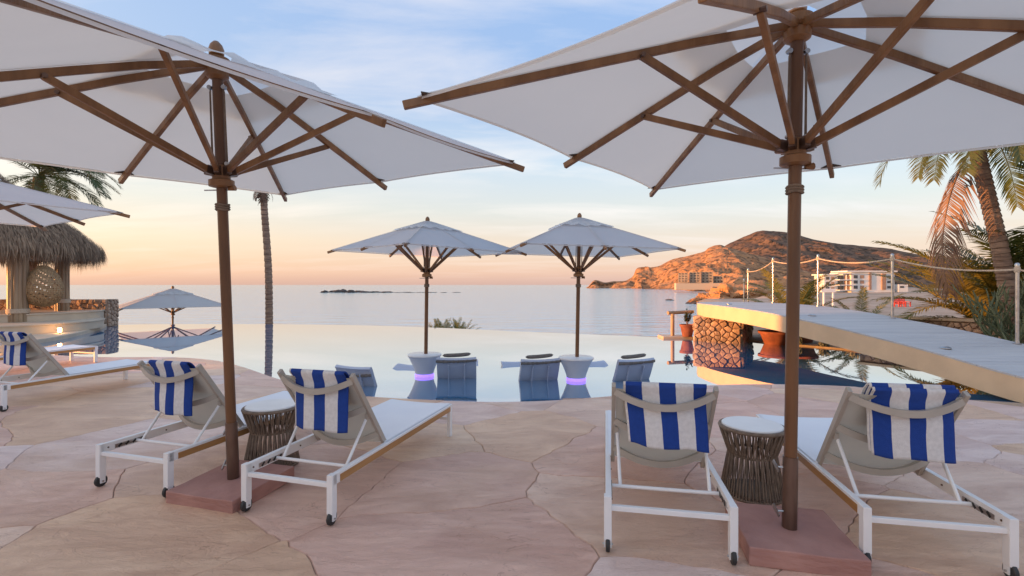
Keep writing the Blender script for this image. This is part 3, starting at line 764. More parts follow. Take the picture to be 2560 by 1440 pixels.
# ------------------------------------------------------------------ woven side tables
def build_side_table(loc, label):
    r = empty('side_table', loc); tag(r, label, 'side table', 'woven side tables')
    MB().lathe([(.001,.500),(.205,.500),(.212,.506),(.212,.518),(.206,.524),(.001,.524)], 40, cap=False).build('tabletop', 'table_white', r, smooth=True)
    MB().lathe([(.214,.488),(.232,.490),(.238,.500),(.232,.512),(.216,.514)], 40, cap=False).build('top_ring', 'cord', r, smooth=True)
    MB().lathe([(.205,.0),(.222,.004),(.226,.014),(.218,.022),(.200,.020)], 40, cap=False).build('base_ring', 'cord', r, smooth=True)
    MB().lathe([(.155,.300),(.166,.296),(.170,.305),(.166,.314),(.155,.310)], 36, cap=False).build('waist_ring', 'cord', r, smooth=True)
    MB().lathe([(.001,.03),(.19,.03),(.19,.034),(.001,.034)], 24, cap=False).build('base_plate', 'cord', r)
    n = 60
    for nm, z0, r0, z1, r1, tw in (('upper_cord', .308, .168, .50, .232, .20), ('lower_cord', .010, .222, .304, .168, -.16)):
        mb = MB()
        for i in range(n):
            for sg in ((1,) if nm == 'lower_cord' else (1,)):
                a = 2*math.pi*i/n; b = a+tw*sg*(.35 if i % 2 else -.1)
                p = Vector((r0*math.cos(a), r0*math.sin(a), z0)); q = Vector((r1*math.cos(b), r1*math.sin(b), z1))
                mb.tube([p, p.lerp(q,.5)*1.0, q], .0046, 6)
        for i in range(0, n):
            a = 2*math.pi*(i+.5)/n; b = a-tw*.4
            p = Vector((r0*.97*math.cos(a), r0*.97*math.sin(a), z0)); q = Vector((r1*.97*math.cos(b), r1*.97*math.sin(b), z1)); mb.tube([p, q], .0036, 5)
        mb.build(nm, 'cord', r, smooth=True, kind='stuff')
build_side_table((-2.10,4.20,0), 'woven hourglass table half hidden behind a striped towel on a lounger')
build_side_table((1.81,3.62,0), 'woven hourglass table in full view beside the umbrella near the footbridge')
build_side_table((-7.95,6.75,0), 'brown woven hourglass table beside the lounger at the hut steps, mostly out of view')

# ------------------------------------------------------------------ pool furniture
def build_pool_table(loc, label):
    r = empty('pool_table', loc); tag(r, label, 'table', 'tables standing in the pool')
    MB().lathe([(.16,-.25),(.155,.03),(.17,.10),(.215,.22),(.27,.33),(.285,.355)], 40).build('pedestal', 'plastic', r, smooth=True)
    MB().lathe([(.001,.352),(.285,.352),(.298,.362),(.298,.382),(.285,.392),(.001,.394)], 40, cap=False).build('tabletop', 'table_white', r, smooth=True)
    MB().lathe([(.158,-.06),(.166,-.05),(.166,.040),(.158,.05)], 40, cap=False).build('light_ring', 'violet', r, smooth=True)
build_pool_table((-1.54,8.45,WZ), 'white hourglass pool table glowing violet at its foot, beside the lone pool chair')
build_pool_table((1.08,8.09,WZ), 'white hourglass pool table glowing violet at its foot, between two pool chairs')
def build_pool_chair(loc, rz, label, pillow=True, low=0):
    r = empty('pool_chair', loc, rz); tag(r, label, 'pool chair', 'chairs standing in the pool'); W = .335
    prof = spline([(-.02,.385-low),(.015,.33-low),(.07,.20-low),(.16,.02-low),(.30,-.16),(.55,-.24),(.95,-.22),(1.30,-.13),(1.52,-.01),(1.68,.06),(1.76,.07)], 5)
    mb = MB(); nn = len(prof); T = .055
    for i, p in enumerate(prof):
        d = prof[min(i+1,nn-1)]-prof[max(i-1,0)]; nv = Vector((d.y,-d.x)).normalized()*T if d.length else Vector((0,0))
        for k in range(9):
            s = k/8*2-1; dip = -.018*(1-s*s)
            mb.v.append((s*W, p.x+nv.x*0, p.y+dip)); 
        for k in range(9):
            s = k/8*2-1; mb.v.append((s*W*.99, p.x+nv.x, p.y+nv.y-.012*(1-s*s)))
    for i in range(nn-1):
        a = i*18; b = a+18
        for k in range(8): mb.f += [(a+k,a+k+1,b+k+1,b+k), (a+9+k,b+9+k,b+10+k,a+10+k)]
        mb.f += [(a,b,b+9,a+9), (a+8,a+17,b+17,b+8)]
    e = (nn-1)*18
    for k in range(8): mb.f += [(k,9+k,10+k,k+1), (e+k,e+k+1,e+10+k,e+9+k)]
    mb.build('shell', 'plastic_shaded', r, smooth=True)
    for x in (-.135, .135):
        MB().bar((x,-.045,.26-low),(x,.055,-.02-low), .022, .03, (0,1,0)).build('back_rib', 'plastic_shaded', r, bevel=.006)
    # strap (ragged textile band across the back) and head pillow
    mb = MB(); rnd = random.Random(int(loc[0]*50)); nS = 26
    for i in range(nS+1):
        s = i/nS*2-1; z = .325-low-.012*(1-s*s)+(.010*s if not low else .02*s); y = -.062+.008*rnd.uniform(-1,1)+(.325-low-z)*.2
        if low: z -= .09; y += .02
        hgt = .020+rnd.uniform(-.006,.008); mb.v += [(s*(W+.006), y, z-hgt), (s*(W+.006), y-.006, z), (s*(W+.006), y, z+hgt)]
    for i in range(nS): a = i*3; mb.f += [(a,a+3,a+4,a+1),(a+1,a+4,a+5,a+2)]
    so = mb.build('strap', 'pillow', r); m = so.modifiers.new('solid', 'SOLIDIFY'); m.thickness = .012
    if pillow:
        mb = MB(); n = 14
        for i in range(n+1):
            s = i/n*2-1; k = (1-abs(s)**6)**.5
            for a in range(12):
                t = 2*math.pi*a/12; mb.v.append((s*.245, .055+.045*k*math.cos(t)+.01*noise.noise(Vector((s*4,a,0))), .405-low+.033*k*math.sin(t)+.010*s*s+.012*s))
        for i in range(n):
            for a in range(12): mb.f.append((i*12+a, i*12+(a+1)%12, (i+1)*12+(a+1)%12, (i+1)*12+a))
        mb.build('pillow', 'pillow', r, smooth=True)
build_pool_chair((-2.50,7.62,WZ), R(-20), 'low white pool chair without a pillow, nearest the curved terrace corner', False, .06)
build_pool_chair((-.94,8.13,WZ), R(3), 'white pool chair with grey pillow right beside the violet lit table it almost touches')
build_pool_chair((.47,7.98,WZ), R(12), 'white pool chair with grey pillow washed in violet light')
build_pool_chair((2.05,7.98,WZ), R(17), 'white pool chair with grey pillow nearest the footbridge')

# ------------------------------------------------------------------ palms
def frond_mb(L, a0, a1, n=44, leaf=.55, seed=0, vee=.35, droop=.5, width=.028, rach=.022):
    rnd = random.Random(seed); mb = MB(); pts = []; p = Vector((0,0,0)); ds = []
    N = 22
    for i in range(N+1):
        t = i/N; a = a0+(a1-a0)*t**1.2; d = Vector((math.cos(a),0,math.sin(a))); pts.append(p.copy()); ds.append(d); p = p+d*L/N
    mb.tube(pts, [rach*(1-.85*i/N) for i in range(N+1)], 5)
    for k in range(n):
        t = .14+.86*(k+.5)/n; f = t*N; i = min(N-1, int(f)); q = pts[i].lerp(pts[i+1], f-i); d = ds[i]
        up = Vector((-d.z,0,d.x)); ll = leaf*(math.sin(math.pi*(.18+.74*t))**.7)*rnd.uniform(.8,1.08)
        for s in (-1, 1):
            fw = .35+.7*t+rnd.uniform(-.12,.12); dr = (Vector((0,s,0))+d*fw+up*(vee+rnd.uniform(-.15,.15))).normalized()
            m = q+dr*ll*.5+Vector((0,0,-droop*ll*.10)); e = q+dr*ll*.95+Vector((0,0,-droop*ll*(.55+rnd.uniform(-.1,.15))))
            sd = dr.cross(up).normalized()*width*.5 if dr.cross(up).length > .01 else Vector((0,0,width*.5))
            sd = (sd+Vector((0,0,rnd.uniform(-.4,.4)*width*.5)))
            mb.add([q-sd*.6, q+sd*.6, m+sd, m-sd, e], [(0,1,2,3),(3,2,4)])
    return mb
_fr = {}
def frond_mesh(key, m, **k):
    if (key, m) not in _fr:
        o = frond_mb(**k).build('frond', m); me = o.data; bpy.data.objects.remove(o); _fr[(key, m)] = me
    return _fr[(key, m)]
def fronds(root, at_, spec, m, rnd, name='frond'):
    """spec: list of (azimuth deg, a0 deg, a1 deg, length, leaf)"""
    for az, a0, a1, L, lf in spec:
        key = (round(a0/12), round(a1/12), rnd.randint(0, 2)); 
        me = frond_mesh(key, m, L=1.0*3, a0=R(key[0]*12), a1=R(key[1]*12), leaf=.62, seed=key[2]+key[0]*7+key[1]*13, n=72, width=.030)
        link_mesh(name, me, root, at_, (0, 0, R(az)), (L/3, L/3*(lf/.62)*(3/L)*.8 if False else L/3, L/3))
def palm_trunk(root, pts, r0, r1, m='trunk'):
    P = spline(pts, 10); n = len(P); rr = []
    mb = MB()
    Q = []; 
    for i in range(n-1):
        for s in (0, .55, .9):
            Q.append(P[i].lerp(P[i+1], s)); t = (i+s)/n; rr.append((r0+(r1-r0)*t)*(1.06 if s == 0 else (1.0 if s == .55 else .93)))
    mb.tube(Q, rr, 14); mb.build('trunk', m, root, smooth=True)
def crown_spec(rnd, n, lo=-50, hi=75, L=2.8):
    return [(360*i/n*2.4+rnd.uniform(-15,15), a := rnd.uniform(lo, hi), a-rnd.uniform(50,95), L*rnd.uniform(.85,1.1), .6) for i in range(n)]
def build_palms():
    rnd = random.Random(5)
    # slim palm beyond the vanishing edge
    r = empty('palm_tree', (-11.15,22,-1.6)); tag(r, 'slim straight palm trunk rising alone beyond the pool edge', 'palm tree', 'palm trees')
    palm_trunk(r, [(.0,0,-.3),(.02,0,1.6),(-.02,0,4),(-.20,0,6.6),(-.26,0,7.75)], .17, .14)
    top = Vector((-.26,0,7.8))
    fronds(r, top, [(rnd.uniform(0,360), rnd.uniform(40,80), rnd.uniform(-5,30), rnd.uniform(1.5,2.0), .5) for _ in range(13)], 'frond', rnd)
    fronds(r, top-Vector((0,0,.05)), [(a, -35, -92, .85, .4) for a in (165,200,240,20,-60,95,130)], 'frond_dry', rnd, 'dry_frond')
    mb = MB()
    for k in range(60):
        a = rnd.uniform(0,6.28); z = rnd.uniform(-.75,.1); q = Vector((math.cos(a)*.15, math.sin(a)*.15, z)); e = q+Vector((math.cos(a)*rnd.uniform(.05,.16), math.sin(a)*rnd.uniform(.05,.16), -rnd.uniform(.1,.28)))
        mb.bar(top+q, top+e, .05, .012)
    mb.build('dry_husk', 'frond_dry', r)
    # palm behind the hut
    r = empty('palm_tree', (-20.2,20.5,0)); tag(r, 'dark bushy palm behind the thatched hut', 'palm tree', 'palm trees')
    palm_trunk(r, [(-.6,0,-1),(-.4,0,2),(0,0,6.2)], .22, .18)
    fronds(r, (0,0,6.2), [(-8,32,-75,3.4,.6),(12,5,-80,2.8,.6),(-25,50,-40,3.2,.6),(-20,15,-80,2.9,.6),(0,20,-78,3.1,.6),(-35,0,-80,2.8,.6),(-5,45,-60,3.3,.6),(5,30,-72,3.2,.6),(-15,-10,-85,2.5,.6),(20,35,-60,3.2,.6),(-30,30,-70,3.0,.6)]+crown_spec(rnd, 14, -20, 75, 2.9), 'frond', rnd)
    fronds(r, (0,0,6.15), [(-60,-40,-90,1.8,.5),(-20,-55,-95,1.6,.5),(-100,-50,-95,1.7,.5)], 'frond_dry', rnd, 'dry_frond')
    # tall palm at right with hanging dead frond
    r = empty('palm_tree', (11.45,11,0)); tag(r, 'tall leaning palm with orange lit trunk and a dead frond hanging beside it', 'palm tree', 'palm trees')
    palm_trunk(r, [(.05,0,-.5),(.0,0,.8),(-.25,0,2.3),(-.55,0,3.6),(-.82,0,4.8),(-.95,0,5.6)], .165, .14)
    top = Vector((-.95,0,5.65))
    fronds(r, top, [(200,20,-75,3.0,.6),(165,-10,-85,2.6,.6),(-60,-20,-80,2.7,.6),(-30,-5,-85,3.1,.6),(-15,-25,-88,2.8,.6),(10,10,-70,3.2,.6),(-80,0,-85,2.9,.6),(-110,-10,-85,2.6,.6),(40,20,-60,3,.6),(190,-20,-84,2.3,.6),(205,-30,-84,2.5,.6),(225,-25,-84,2.4,.6),(-45,-25,-85,3.2,.6),(-5,-40,-85,2.9,.6),(-25,-40,-86,2.6,.6),(20,-20,-80,3.0,.6),(-70,-38,-85,2.6,.6)]+crown_spec(rnd, 9, 20, 75, 2.8), 'frond', rnd)
    dead = frond_mb(3.6, R(-52), R(-112), 80, .60, 31, -.35, 1.5, .030, .03).build('dead_frond', 'frond_dry', r); dead.location = (-1.0,-.15,4.75); dead.rotation_euler = (0,0,R(192))
    # bushy young palms
    def bush(name, loc, lab, n, L, spread, m, extra=(), grp='young bushy palms'):
        r = empty(name, loc); tag(r, lab, 'palm', grp)
        fronds(r, (0,0,0), list(extra)+[(360*i/n+rnd.uniform(-20,20), rnd.uniform(spread,86), rnd.uniform(spread-60,40), L*rnd.uniform(.75,1.1), .6) for i in range(n)], m, rnd)
        MB().lathe([(.16,-.3),(.13,.1),(.09,.4),(.04,.6)], 10).build('stem', 'trunk', r, smooth=True)
        return r
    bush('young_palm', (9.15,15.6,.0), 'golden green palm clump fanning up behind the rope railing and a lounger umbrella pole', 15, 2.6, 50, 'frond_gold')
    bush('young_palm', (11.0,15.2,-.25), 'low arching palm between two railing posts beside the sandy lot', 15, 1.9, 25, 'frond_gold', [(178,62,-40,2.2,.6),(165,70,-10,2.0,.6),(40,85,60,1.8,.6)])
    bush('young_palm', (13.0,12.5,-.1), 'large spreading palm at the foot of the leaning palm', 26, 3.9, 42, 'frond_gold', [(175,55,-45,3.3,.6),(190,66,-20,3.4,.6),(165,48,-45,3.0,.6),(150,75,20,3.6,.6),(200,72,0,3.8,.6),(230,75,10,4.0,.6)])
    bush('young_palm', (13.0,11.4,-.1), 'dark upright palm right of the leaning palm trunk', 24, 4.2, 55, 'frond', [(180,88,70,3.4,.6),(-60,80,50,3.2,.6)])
    def tuft(loc, lab):
        r = empty('small_palm', loc); tag(r, lab, 'palm', 'palm tufts over the pool edge')
        for k in range(46):
            me = frond_mesh(('tuft', k % 5), 'frond_gold', L=1.3, a0=R(84-(k%5)*7), a1=R(52-(k%5)*11), leaf=.20, seed=k%5, n=36, width=.012, rach=.008, vee=.5)
            link_mesh('frond', me, r, (rnd.uniform(-.25,.25), rnd.uniform(-.2,.2), 0), (0,0,rnd.uniform(0,6.28)), rnd.uniform(.75,1.02))
    tuft((-2.98,20.3,-1.0), 'small grassy palm tuft peeking over the vanishing edge beside the umbrella pole')
    tuft((-2.25,20.3,-1.0), 'small grassy palm tuft over the vanishing edge, standing free of the umbrella pole')
build_palms()

def build_succulent(loc, label, seed, n=70, H=1.5, spread=1.2):
    r = empty('succulent_bush', loc); tag(r, label, 'bush', 'succulent bushes'); rnd = random.Random(seed)
    MB().tube([(0,0,-.2),(.05,0,.25),(0,.05,.6)], [.09,.08,.06], 8).build('stem', 'trunk', r, smooth=True)
    mb = MB()
    def branch(p, d, L, rad, depth):
        pts = [p]; q = p.copy(); dd = d.copy()
        for i in range(4):
            dd = (dd+Vector((rnd.uniform(-.22,.22), rnd.uniform(-.22,.22), .16))).normalized(); q = q+dd*L/4; pts.append(q.copy())
        mb.tube(pts, [rad, rad*1.08, rad, rad*.9, rad*.45], 6)
        for k in range(9):          # short leaves along the shoot
            s = rnd.uniform(.3, 4); i = min(3, int(s)); b = pts[i].lerp(pts[i+1], s-i); a = rnd.uniform(0, 6.28)
            e = b+Vector((math.cos(a), math.sin(a), rnd.uniform(0,.8))).normalized()*rnd.uniform(.05,.11); w = Vector((-math.sin(a), math.cos(a), 0))*.012
            mb.add([b-w, b+w, e], [(0,1,2)])
        if depth > 0:
            for k in range(rnd.randint(2, 3)):
                branch(pts[rnd.randint(2,4)], (dd+Vector((rnd.uniform(-1,1), rnd.uniform(-1,1), rnd.uniform(-.1,.6)))).normalized(), L*.72, rad*.82, depth-1)
    for k in range(n):
        a = rnd.uniform(0, 6.28); e = rnd.uniform(.02, 1.2)
        branch(Vector((rnd.uniform(-.3,.3)*spread, rnd.uniform(-.3,.3)*spread, rnd.uniform(.15,.6))), Vector((math.cos(a)*math.cos(e)*spread, math.sin(a)*math.cos(e)*spread, math.sin(e)*H*.7)).normalized(), rnd.uniform(.35,.55)*H*.8, .022, 2)
    mb.build('branches', 'cactus', r, smooth=True, kind='stuff')
build_succulent((10.6,9.9,-.05), 'sprawling green succulent bush behind the lower end of the footbridge', 2, 46, 1.55, 1.7)
build_succulent((12.2,10.3,-.05), 'dense dark succulent bush under the leaning palm', 3, 40, 1.9, 1.7)
def blade_clump(name, loc, label, m, n, L, seed, w=.05, cat='plant', group=None):
    rnd = random.Random(seed); mb = MB()
    for k in range(n):
        a = rnd.uniform(0, 6.28); e = rnd.uniform(.35, 1.4); d = Vector((math.cos(a)*math.cos(e), math.sin(a)*math.cos(e), math.sin(e))); l = L*rnd.uniform(.6,1)
        p = Vector((rnd.uniform(-.1,.1), rnd.uniform(-.1,.1), -.02)); s = Vector((-math.sin(a), math.cos(a), 0))*w*.5
        q = p+d*l*.55; t = p+d*l-Vector((0,0,.12*l)); mb.add([p-s*.5, p+s*.5, q+s, q-s, t], [(0,1,2,3),(3,2,4)])
    o = mb.build(name, m); o.location = loc; return tag(o, label, cat, group)
for i, (x, y, L, n, m) in enumerate(((7.55,12.75,.34,90,'silver_leaf'),(8.0,12.3,.30,80,'silver_leaf'),(8.35,11.75,.26,60,'silver_leaf'),(8.75,11.4,.24,40,'frond'),(9.1,11.0,.26,60,'silver_leaf'),(9.3,10.4,.22,40,'frond'))):
    blade_clump('edge_plant', (x, y, 0), ('low silvery plant growing along the pool rim under the footbridge' if m == 'silver_leaf' else 'low bright green plant growing along the pool rim under the footbridge'), m, n, L, i, .03, 'plant', 'low plants along the pool rim')

# ------------------------------------------------------------------ pots, rail, garden wall
def build_pot(name, loc, rt, h, label, plant=False, bowl=False):
    r = empty(name, loc); tag(r, label, 'flower pot', 'terracotta pots')
    MB().lathe([(rt*.62,0),(rt*.66,.01),(rt*.93,h*.82),(rt*1.04,h*.83),(rt*1.06,h),(rt*.95,h),(rt*.88,h*.86)], 24).build('pot', 'terracotta', r, smooth=True)
    MB().lathe([(.001,h*.86),(rt*.89,h*.87)], 24, cap=False).build('soil', 'soil', r)
    if plant:
        rnd = random.Random(4); mb = MB(); lf = MB()
        for k in range(9):
            a = rnd.uniform(0,6.28); e = Vector((math.cos(a)*rnd.uniform(.05,.22), math.sin(a)*rnd.uniform(.05,.22), h+rnd.uniform(.15,.42))); b = Vector((0,0,h*.85))
            mb.tube([b, b.lerp(e,.5)+Vector((0,0,.05)), e], [.008,.006,.004], 5)
            for j in range(26):
                q = b.lerp(e, rnd.uniform(.35,1))+Vector((0,0,.02)); aa = rnd.uniform(0,6.28); d = Vector((math.cos(aa), math.sin(aa), rnd.uniform(-.2,.8))).normalized()*rnd.uniform(.07,.12); s = d.cross(Vector((0,0,1))).normalized()*.026
                lf.add([q, q+d*.5+s, q+d, q+d*.5-s], [(0,1,2,3)])
        mb.build('twig', 'trunk', r); lf.build('leaves', 'frond', r, kind='stuff')
build_pot('flower_pot', (5.22,14.30,.03), .21, .36, 'orange terracotta pot with a leafy plant on the ledge beside the stone pier', True)
build_pot('flower_pot', (7.15,13.05,-.05), .40, .36, 'wide terracotta bowl behind the stone pier, its rim turned to the water')
build_pot('flower_pot', (7.95,13.25,-.05), .42, .40, 'wide terracotta bowl nearest the large umbrella pole behind the bridge')
rr = empty('wooden_railing', (4.85,14.5,0)); tag(rr, 'short rustic log railing beside the potted plant at the pool edge', 'railing')
MB().tube([(0,0,-.1),(0,0,.70)], .055, 10).build('post', 'bamboo', rr, smooth=True)
MB().tube([(-.14,.0,.72),(.75,.35,.74)], .055, 10).build('rail', 'bamboo', rr, smooth=True)
lg = MB().box(-.35,.55,-.10,.45,-.4,.03).build('pot_ledge', 'cream_stone', bevel=.02); lg.location = (4.85,14.4,0); tag(lg, 'low sunlit stone ledge carrying the potted plant', 'ledge')
gw = empty('garden_wall', (10.3,14.2,0)); tag(gw, 'low rubble stone garden wall behind the footbridge', 'wall')
ga = Vector((0,0,-.6)); gb = Vector((1.9,-2.6,-.6)); gd = (gb-ga).normalized(); gn = Vector((-gd.y,gd.x,0))
MB().prism([(0,0),(gb.x,gb.y),(gb.x+gn.x*.4,gb.y+gn.y*.4),(gn.x*.4,gn.y*.4)], -.6, .62).build('core', 'mortar', gw)
stone_face(gw, ga, gd, (gb-ga).length, 1.2, .26, 8, .07)
cp = MB().prism([(-.1*gn.x-.05,-.1*gn.y),(gb.x-.1*gn.x,gb.y-.1*gn.y),(gb.x+gn.x*.45,gb.y+gn.y*.45),(gn.x*.45,gn.y*.45)], .622, .70).build('coping', 'cream_stone', gw, bevel=.015)

# ------------------------------------------------------------------ thatched hut, stone wall, steps
def build_hut():
    deck = MB().prism([(-13.15,12.2),(-13.0,13.4),(-13.4,14.6),(-14.3,16.4),(-15.45,18.3),(-26,18.3),(-26,12.2)], -1, .08).build('hut_deck', 'cream_stone', bevel=.02); struct(deck)
    def tier(name, c, rad, z0, z1, lab):
        o = MB().lathe([(rad,z0),(rad,z1-.05),(rad+.03,z1-.045),(rad+.03,z1),(.01,z1)], 64, (0,0,0)).build(name, 'cream_stone', smooth=True, bevel=.006); o.location = (c[0],c[1],0); tag(o, lab, 'step')
    tier('round_step', (-16.4,15.75), 2.3, .08, .37, 'curved pale stone platform carrying the bundled pole column')
    tier('curved_bench', (-17.2,17.0), 2.1, .08, .63, 'taller curved pale stone bench against the rubble wall')
    w = empty('stone_wall', (-15.5,18.3,0)); tag(w, 'rubble stone wall ending at the pool beside the thatched hut', 'wall')
    MB().box(-9,0,0.06,.55,-.6,1.0).build('core', 'mortar', w)
    stone_face(w, (-5.2,.06,-.1), (1,0,0), 5.2, 1.12, .30, 21, .07)
    stone_face(w, (0,.06,-.1), (0,1,0), .5, 1.12, .24, 22, .06)
    h = empty('thatched_hut', (-18.8,16.6,0)); tag(h, 'round thatched palapa on columns of bundled poles', 'hut')
    O = Vector((-18.8,16.6,0)); rnd = random.Random(9)
    def colm(x, y, z0, z1, rad, n):
        for i in range(n):
            a = 2*math.pi*i/n; p = Vector((x+rad*math.cos(a), y+rad*math.sin(a), 0))-O; j = Vector((rnd.uniform(-.02,.02), rnd.uniform(-.02,.02), 0))
            MB().tube([p+Vector((0,0,z0)), p+j+Vector((0,0,(z0+z1)/2)), p-j*.5+Vector((0,0,z1+rnd.uniform(-.05,.05)))], rnd.uniform(.052,.066), 8).build('pole', 'bamboo', h, smooth=True)
        MB().lathe([(rad+.062,z0+.28),(rad+.082,z0+.29),(rad+.082,z0+.42),(rad+.062,z0+.43)], 24, (x-O.x,y-O.y,0), cap=False).build('band', 'rope', h, smooth=True)
    colm(-15.95,15.5,.37,2.9,.20,13)
    colm(-16.3,17.4,.63,3.0,.15,9); colm(-19.9,15.6,.08,3.0,.2,11)
    Rr = 3.55
    MB().lathe([(Rr-.25,2.55),(Rr-.05,2.75),(Rr-.35,3.2),(Rr-1.2,4.0),(Rr-2.4,4.9),(.05,5.9)], 48).build('roof_core', 'thatch', h, smooth=True)
    mb = MB()
    for k in range(15000):
        a = rnd.uniform(-math.pi, math.pi); u = rnd.random()**1.6
        prof = [(0,(Rr+.02,2.82)),(.15,(Rr-.12,3.08)),(.4,(Rr-.75,3.68)),(.7,(Rr-1.7,4.45)),(1,(.5,5.75))]
        rr_ = lerp_pts([(q, p[0]) for q, p in prof], u); zz = lerp_pts([(q, p[1]) for q, p in prof], u)
        L = rnd.uniform(.25,.65); nx_, ny_ = math.cos(a), math.sin(a)
        lump = .10*noise.noise(Vector((a*6, u*5, 2)))
        p = Vector((nx_*(rr_+lump), ny_*(rr_+lump), zz+rnd.uniform(-.05,.08)))
        out = .05+.55*min(1, u*3.2); d = Vector((nx_*out+rnd.uniform(-.22,.22), ny_*out+rnd.uniform(-.22,.22), -1)).normalized()
        t = Vector((-ny_, nx_, 0))*rnd.uniform(.006,.017); q = p+d*L*.5+Vector((nx_,ny_,0))*.03; e = p+d*L
        mb.add([p-t, p+t, q+t, q-t, e], [(0,1,2,3),(3,2,4)])
    for k in range(5200):    # hanging fringe
        a = rnd.uniform(-math.pi, math.pi); rr_ = Rr-rnd.uniform(0,.5); L = rnd.uniform(.2,.68)*(1+.6*noise.noise(Vector((a*9,0,0)))); nx_, ny_ = math.cos(a), math.sin(a)
        p = Vector((nx_*rr_, ny_*rr_, 2.82-rnd.uniform(0,.15))); e = p+Vector((rnd.uniform(-.08,.08), rnd.uniform(-.08,.08), -L)); t = Vector((-ny_,nx_,0))*rnd.uniform(.005,.014)
        mb.add([p-t, p+t, e], [(0,1,2)])
    mb.build('thatch', 'thatch', h, kind='stuff')
    # hanging egg chair
    c = empty('hanging_chair', (-15.62,16.0,1.55)); tag(c, 'woven rattan egg chair hanging from the thatched roof', 'chair')
    def S(th, ph):
        z = math.cos(th); s = math.sin(th); f = 1-.22*z
        return Vector((.46*s*math.cos(ph)*f, .46*s*math.sin(ph)*f, .64*z-.02))
    mb = MB()
    for i in range(40):
        ph = 2*math.pi*i/40
        if min(ph, 2*math.pi-ph) < .78: mb.tube([S(th*math.pi/16, ph) for th in (0,1,2,3)], .008, 5); mb.tube([S(th*math.pi/16, ph) for th in (11,12,13,14,15,16)], .008, 5)
        else: mb.tube([S(th*math.pi/16, ph) for th in range(17)], .009, 5)
    for j in range(2, 33):
        th = math.pi*j/34; op = .2 < th/math.pi < .66
        A = [(.80+ (2*math.pi-1.6)*q/30) for q in range(31)] if op else [2*math.pi*q/30 for q in range(31)]
        mb.tube([S(th, a)*1.005 for a in A], .0075, 5)
    mb.build('woven_shell', 'wicker', c, smooth=True, kind='stuff')
    ln = MB(); ok = lambda j, i: not (.20 < (j+.5)/40 < .66 and min((i+.5)/72*2*math.pi, 2*math.pi-(i+.5)/72*2*math.pi) < .78)
    for j in range(41):
        for i in range(72): ln.v.append(tuple(S(math.pi*j/40, 2*math.pi*i/72)*.985))
    for j in range(40):
        for i in range(72):
            if ok(j, i) and (i*2+j*3) % 7: ln.f.append((j*72+i, j*72+(i+1)%72, (j+1)*72+(i+1)%72, (j+1)*72+i))
    ln.build('shell_weave', 'wicker', c, smooth=True)
    MB().tube([(0,0,.60),(0,0,1.5)], .012, 6).build('hanging_rope', 'rope', c)
    cu = MB().lathe([(.001,-.36),(.25,-.34),(.30,-.28),(.25,-.22),(.001,-.20)], 20, cap=False).build('seat_cushion', 'sling_cream', c, smooth=True)
    c.rotation_euler = (0,0,R(165)); c.scale = (1.08,)*3
    l = empty('deck_lamp', (-13.9,14.75,.08)); tag(l, 'small lit warm lamp on the hut deck step', 'lamp')
    MB().lathe([(.05,0),(.05,.03),(.03,.04)], 10).build('lamp_base', 'bronze', l); MB().box(-.035,.035,-.035,.035,.04,.16).build('lamp_glass', 'lamp_warm', l, bevel=.008)
build_hut()

# ------------------------------------------------------------------ block added out of view to the left, sized to keep the terrace in shade
def build_shade_block():
    h = empty('shade_block', (-27,-3,0)); tag(h, 'pale block added out of view beyond the terrace to shade it', 'building')
    MB().box(3,7,-16,9.3,-1.2,4.5).build('wall', 'white_wall', h); MB().box(2.8,7.2,-16.2,9.4,4.505,4.75).build('roof', 'concrete', h)
    for z in (.4,):
        for k in range(6):
            y = -14+k*3.8; wn = MB().box(7.005,7.03,y,y+2.4,z,z+2.2).build('window', 'glass', h)
            MB().box(7.03,7.06,y-.06,y,z-.06,z+2.26).box(7.03,7.06,y+2.4,y+2.46,z-.06,z+2.26).box(7.03,7.06,y,y+2.4,z+2.2,z+2.26).box(7.03,7.06,y,y+2.4,z-.06,z).build('frame', 'bronze', wn)
build_shade_block()

# ------------------------------------------------------------------ headland, hills, rocks
def px(u, v, Y): return Vector(((u-1280)/1200*Y, Y, CH+(712-v)/1200*Y))
def ridge(name, pts, label, m, amp, nsub=10, M=46, back=500, seed=0, p=1.25, fine=1.0):
    """pts: (u, v, Y ridge, Y foot)"""
    P = []
    S = [Vector(a) for a in [(*px(u,v,Y), ) for u,v,Y,Yf in pts]]; F = [Vector(((u-1280)/1200*Yf, Yf, SEA-2)) for u,v,Y,Yf in pts]
    S2 = spline([tuple(s) for s in S], nsub); F2 = spline([tuple(f) for f in F], nsub); n = len(S2); mb = MB(); K = M+14
    for i in range(n):
        a, f = S2[i], F2[i]; dirn = (a-f); dirn.z = 0; dirn.normalize()
        for j in range(K+1):
            if j <= M:
                t = j/M; q = f.lerp(a, t); base = SEA-2; prof = t**p
                q.z = base+(a.z-base)*prof; e = min(1, t*5)*(.25+.75*(1-t)) if t > .9 else min(1, t*5)
            else:
                t = (j-M)/(K-M); q = a+dirn*back*t; q.z = a.z+(SEA-2-a.z)*t**1.2; e = .3*(1-t)
            h = a.z-SEA
            w = Vector((q.x*.006*fine, q.y*.006*fine, seed)); g = noise.fractal(w, 1.0, 2.1, 6)
            gl = abs(noise.noise(Vector((q.x*.011*fine, q.y*.004*fine, seed+5))))
            q.z += amp*e*(g*.8-gl*.9)*min(1, h/40+.25)
            q.x += amp*.5*e*noise.noise(w*2.3+Vector((9,0,0))); mb.v.append(tuple(q))
    for i in range(n-1):
        for j in range(K):
            a = i*(K+1)+j; mb.f.append((a, a+K+1, a+K+2, a+1))
    o = mb.build(name, m); o['kind'] = 'structure'
    return o
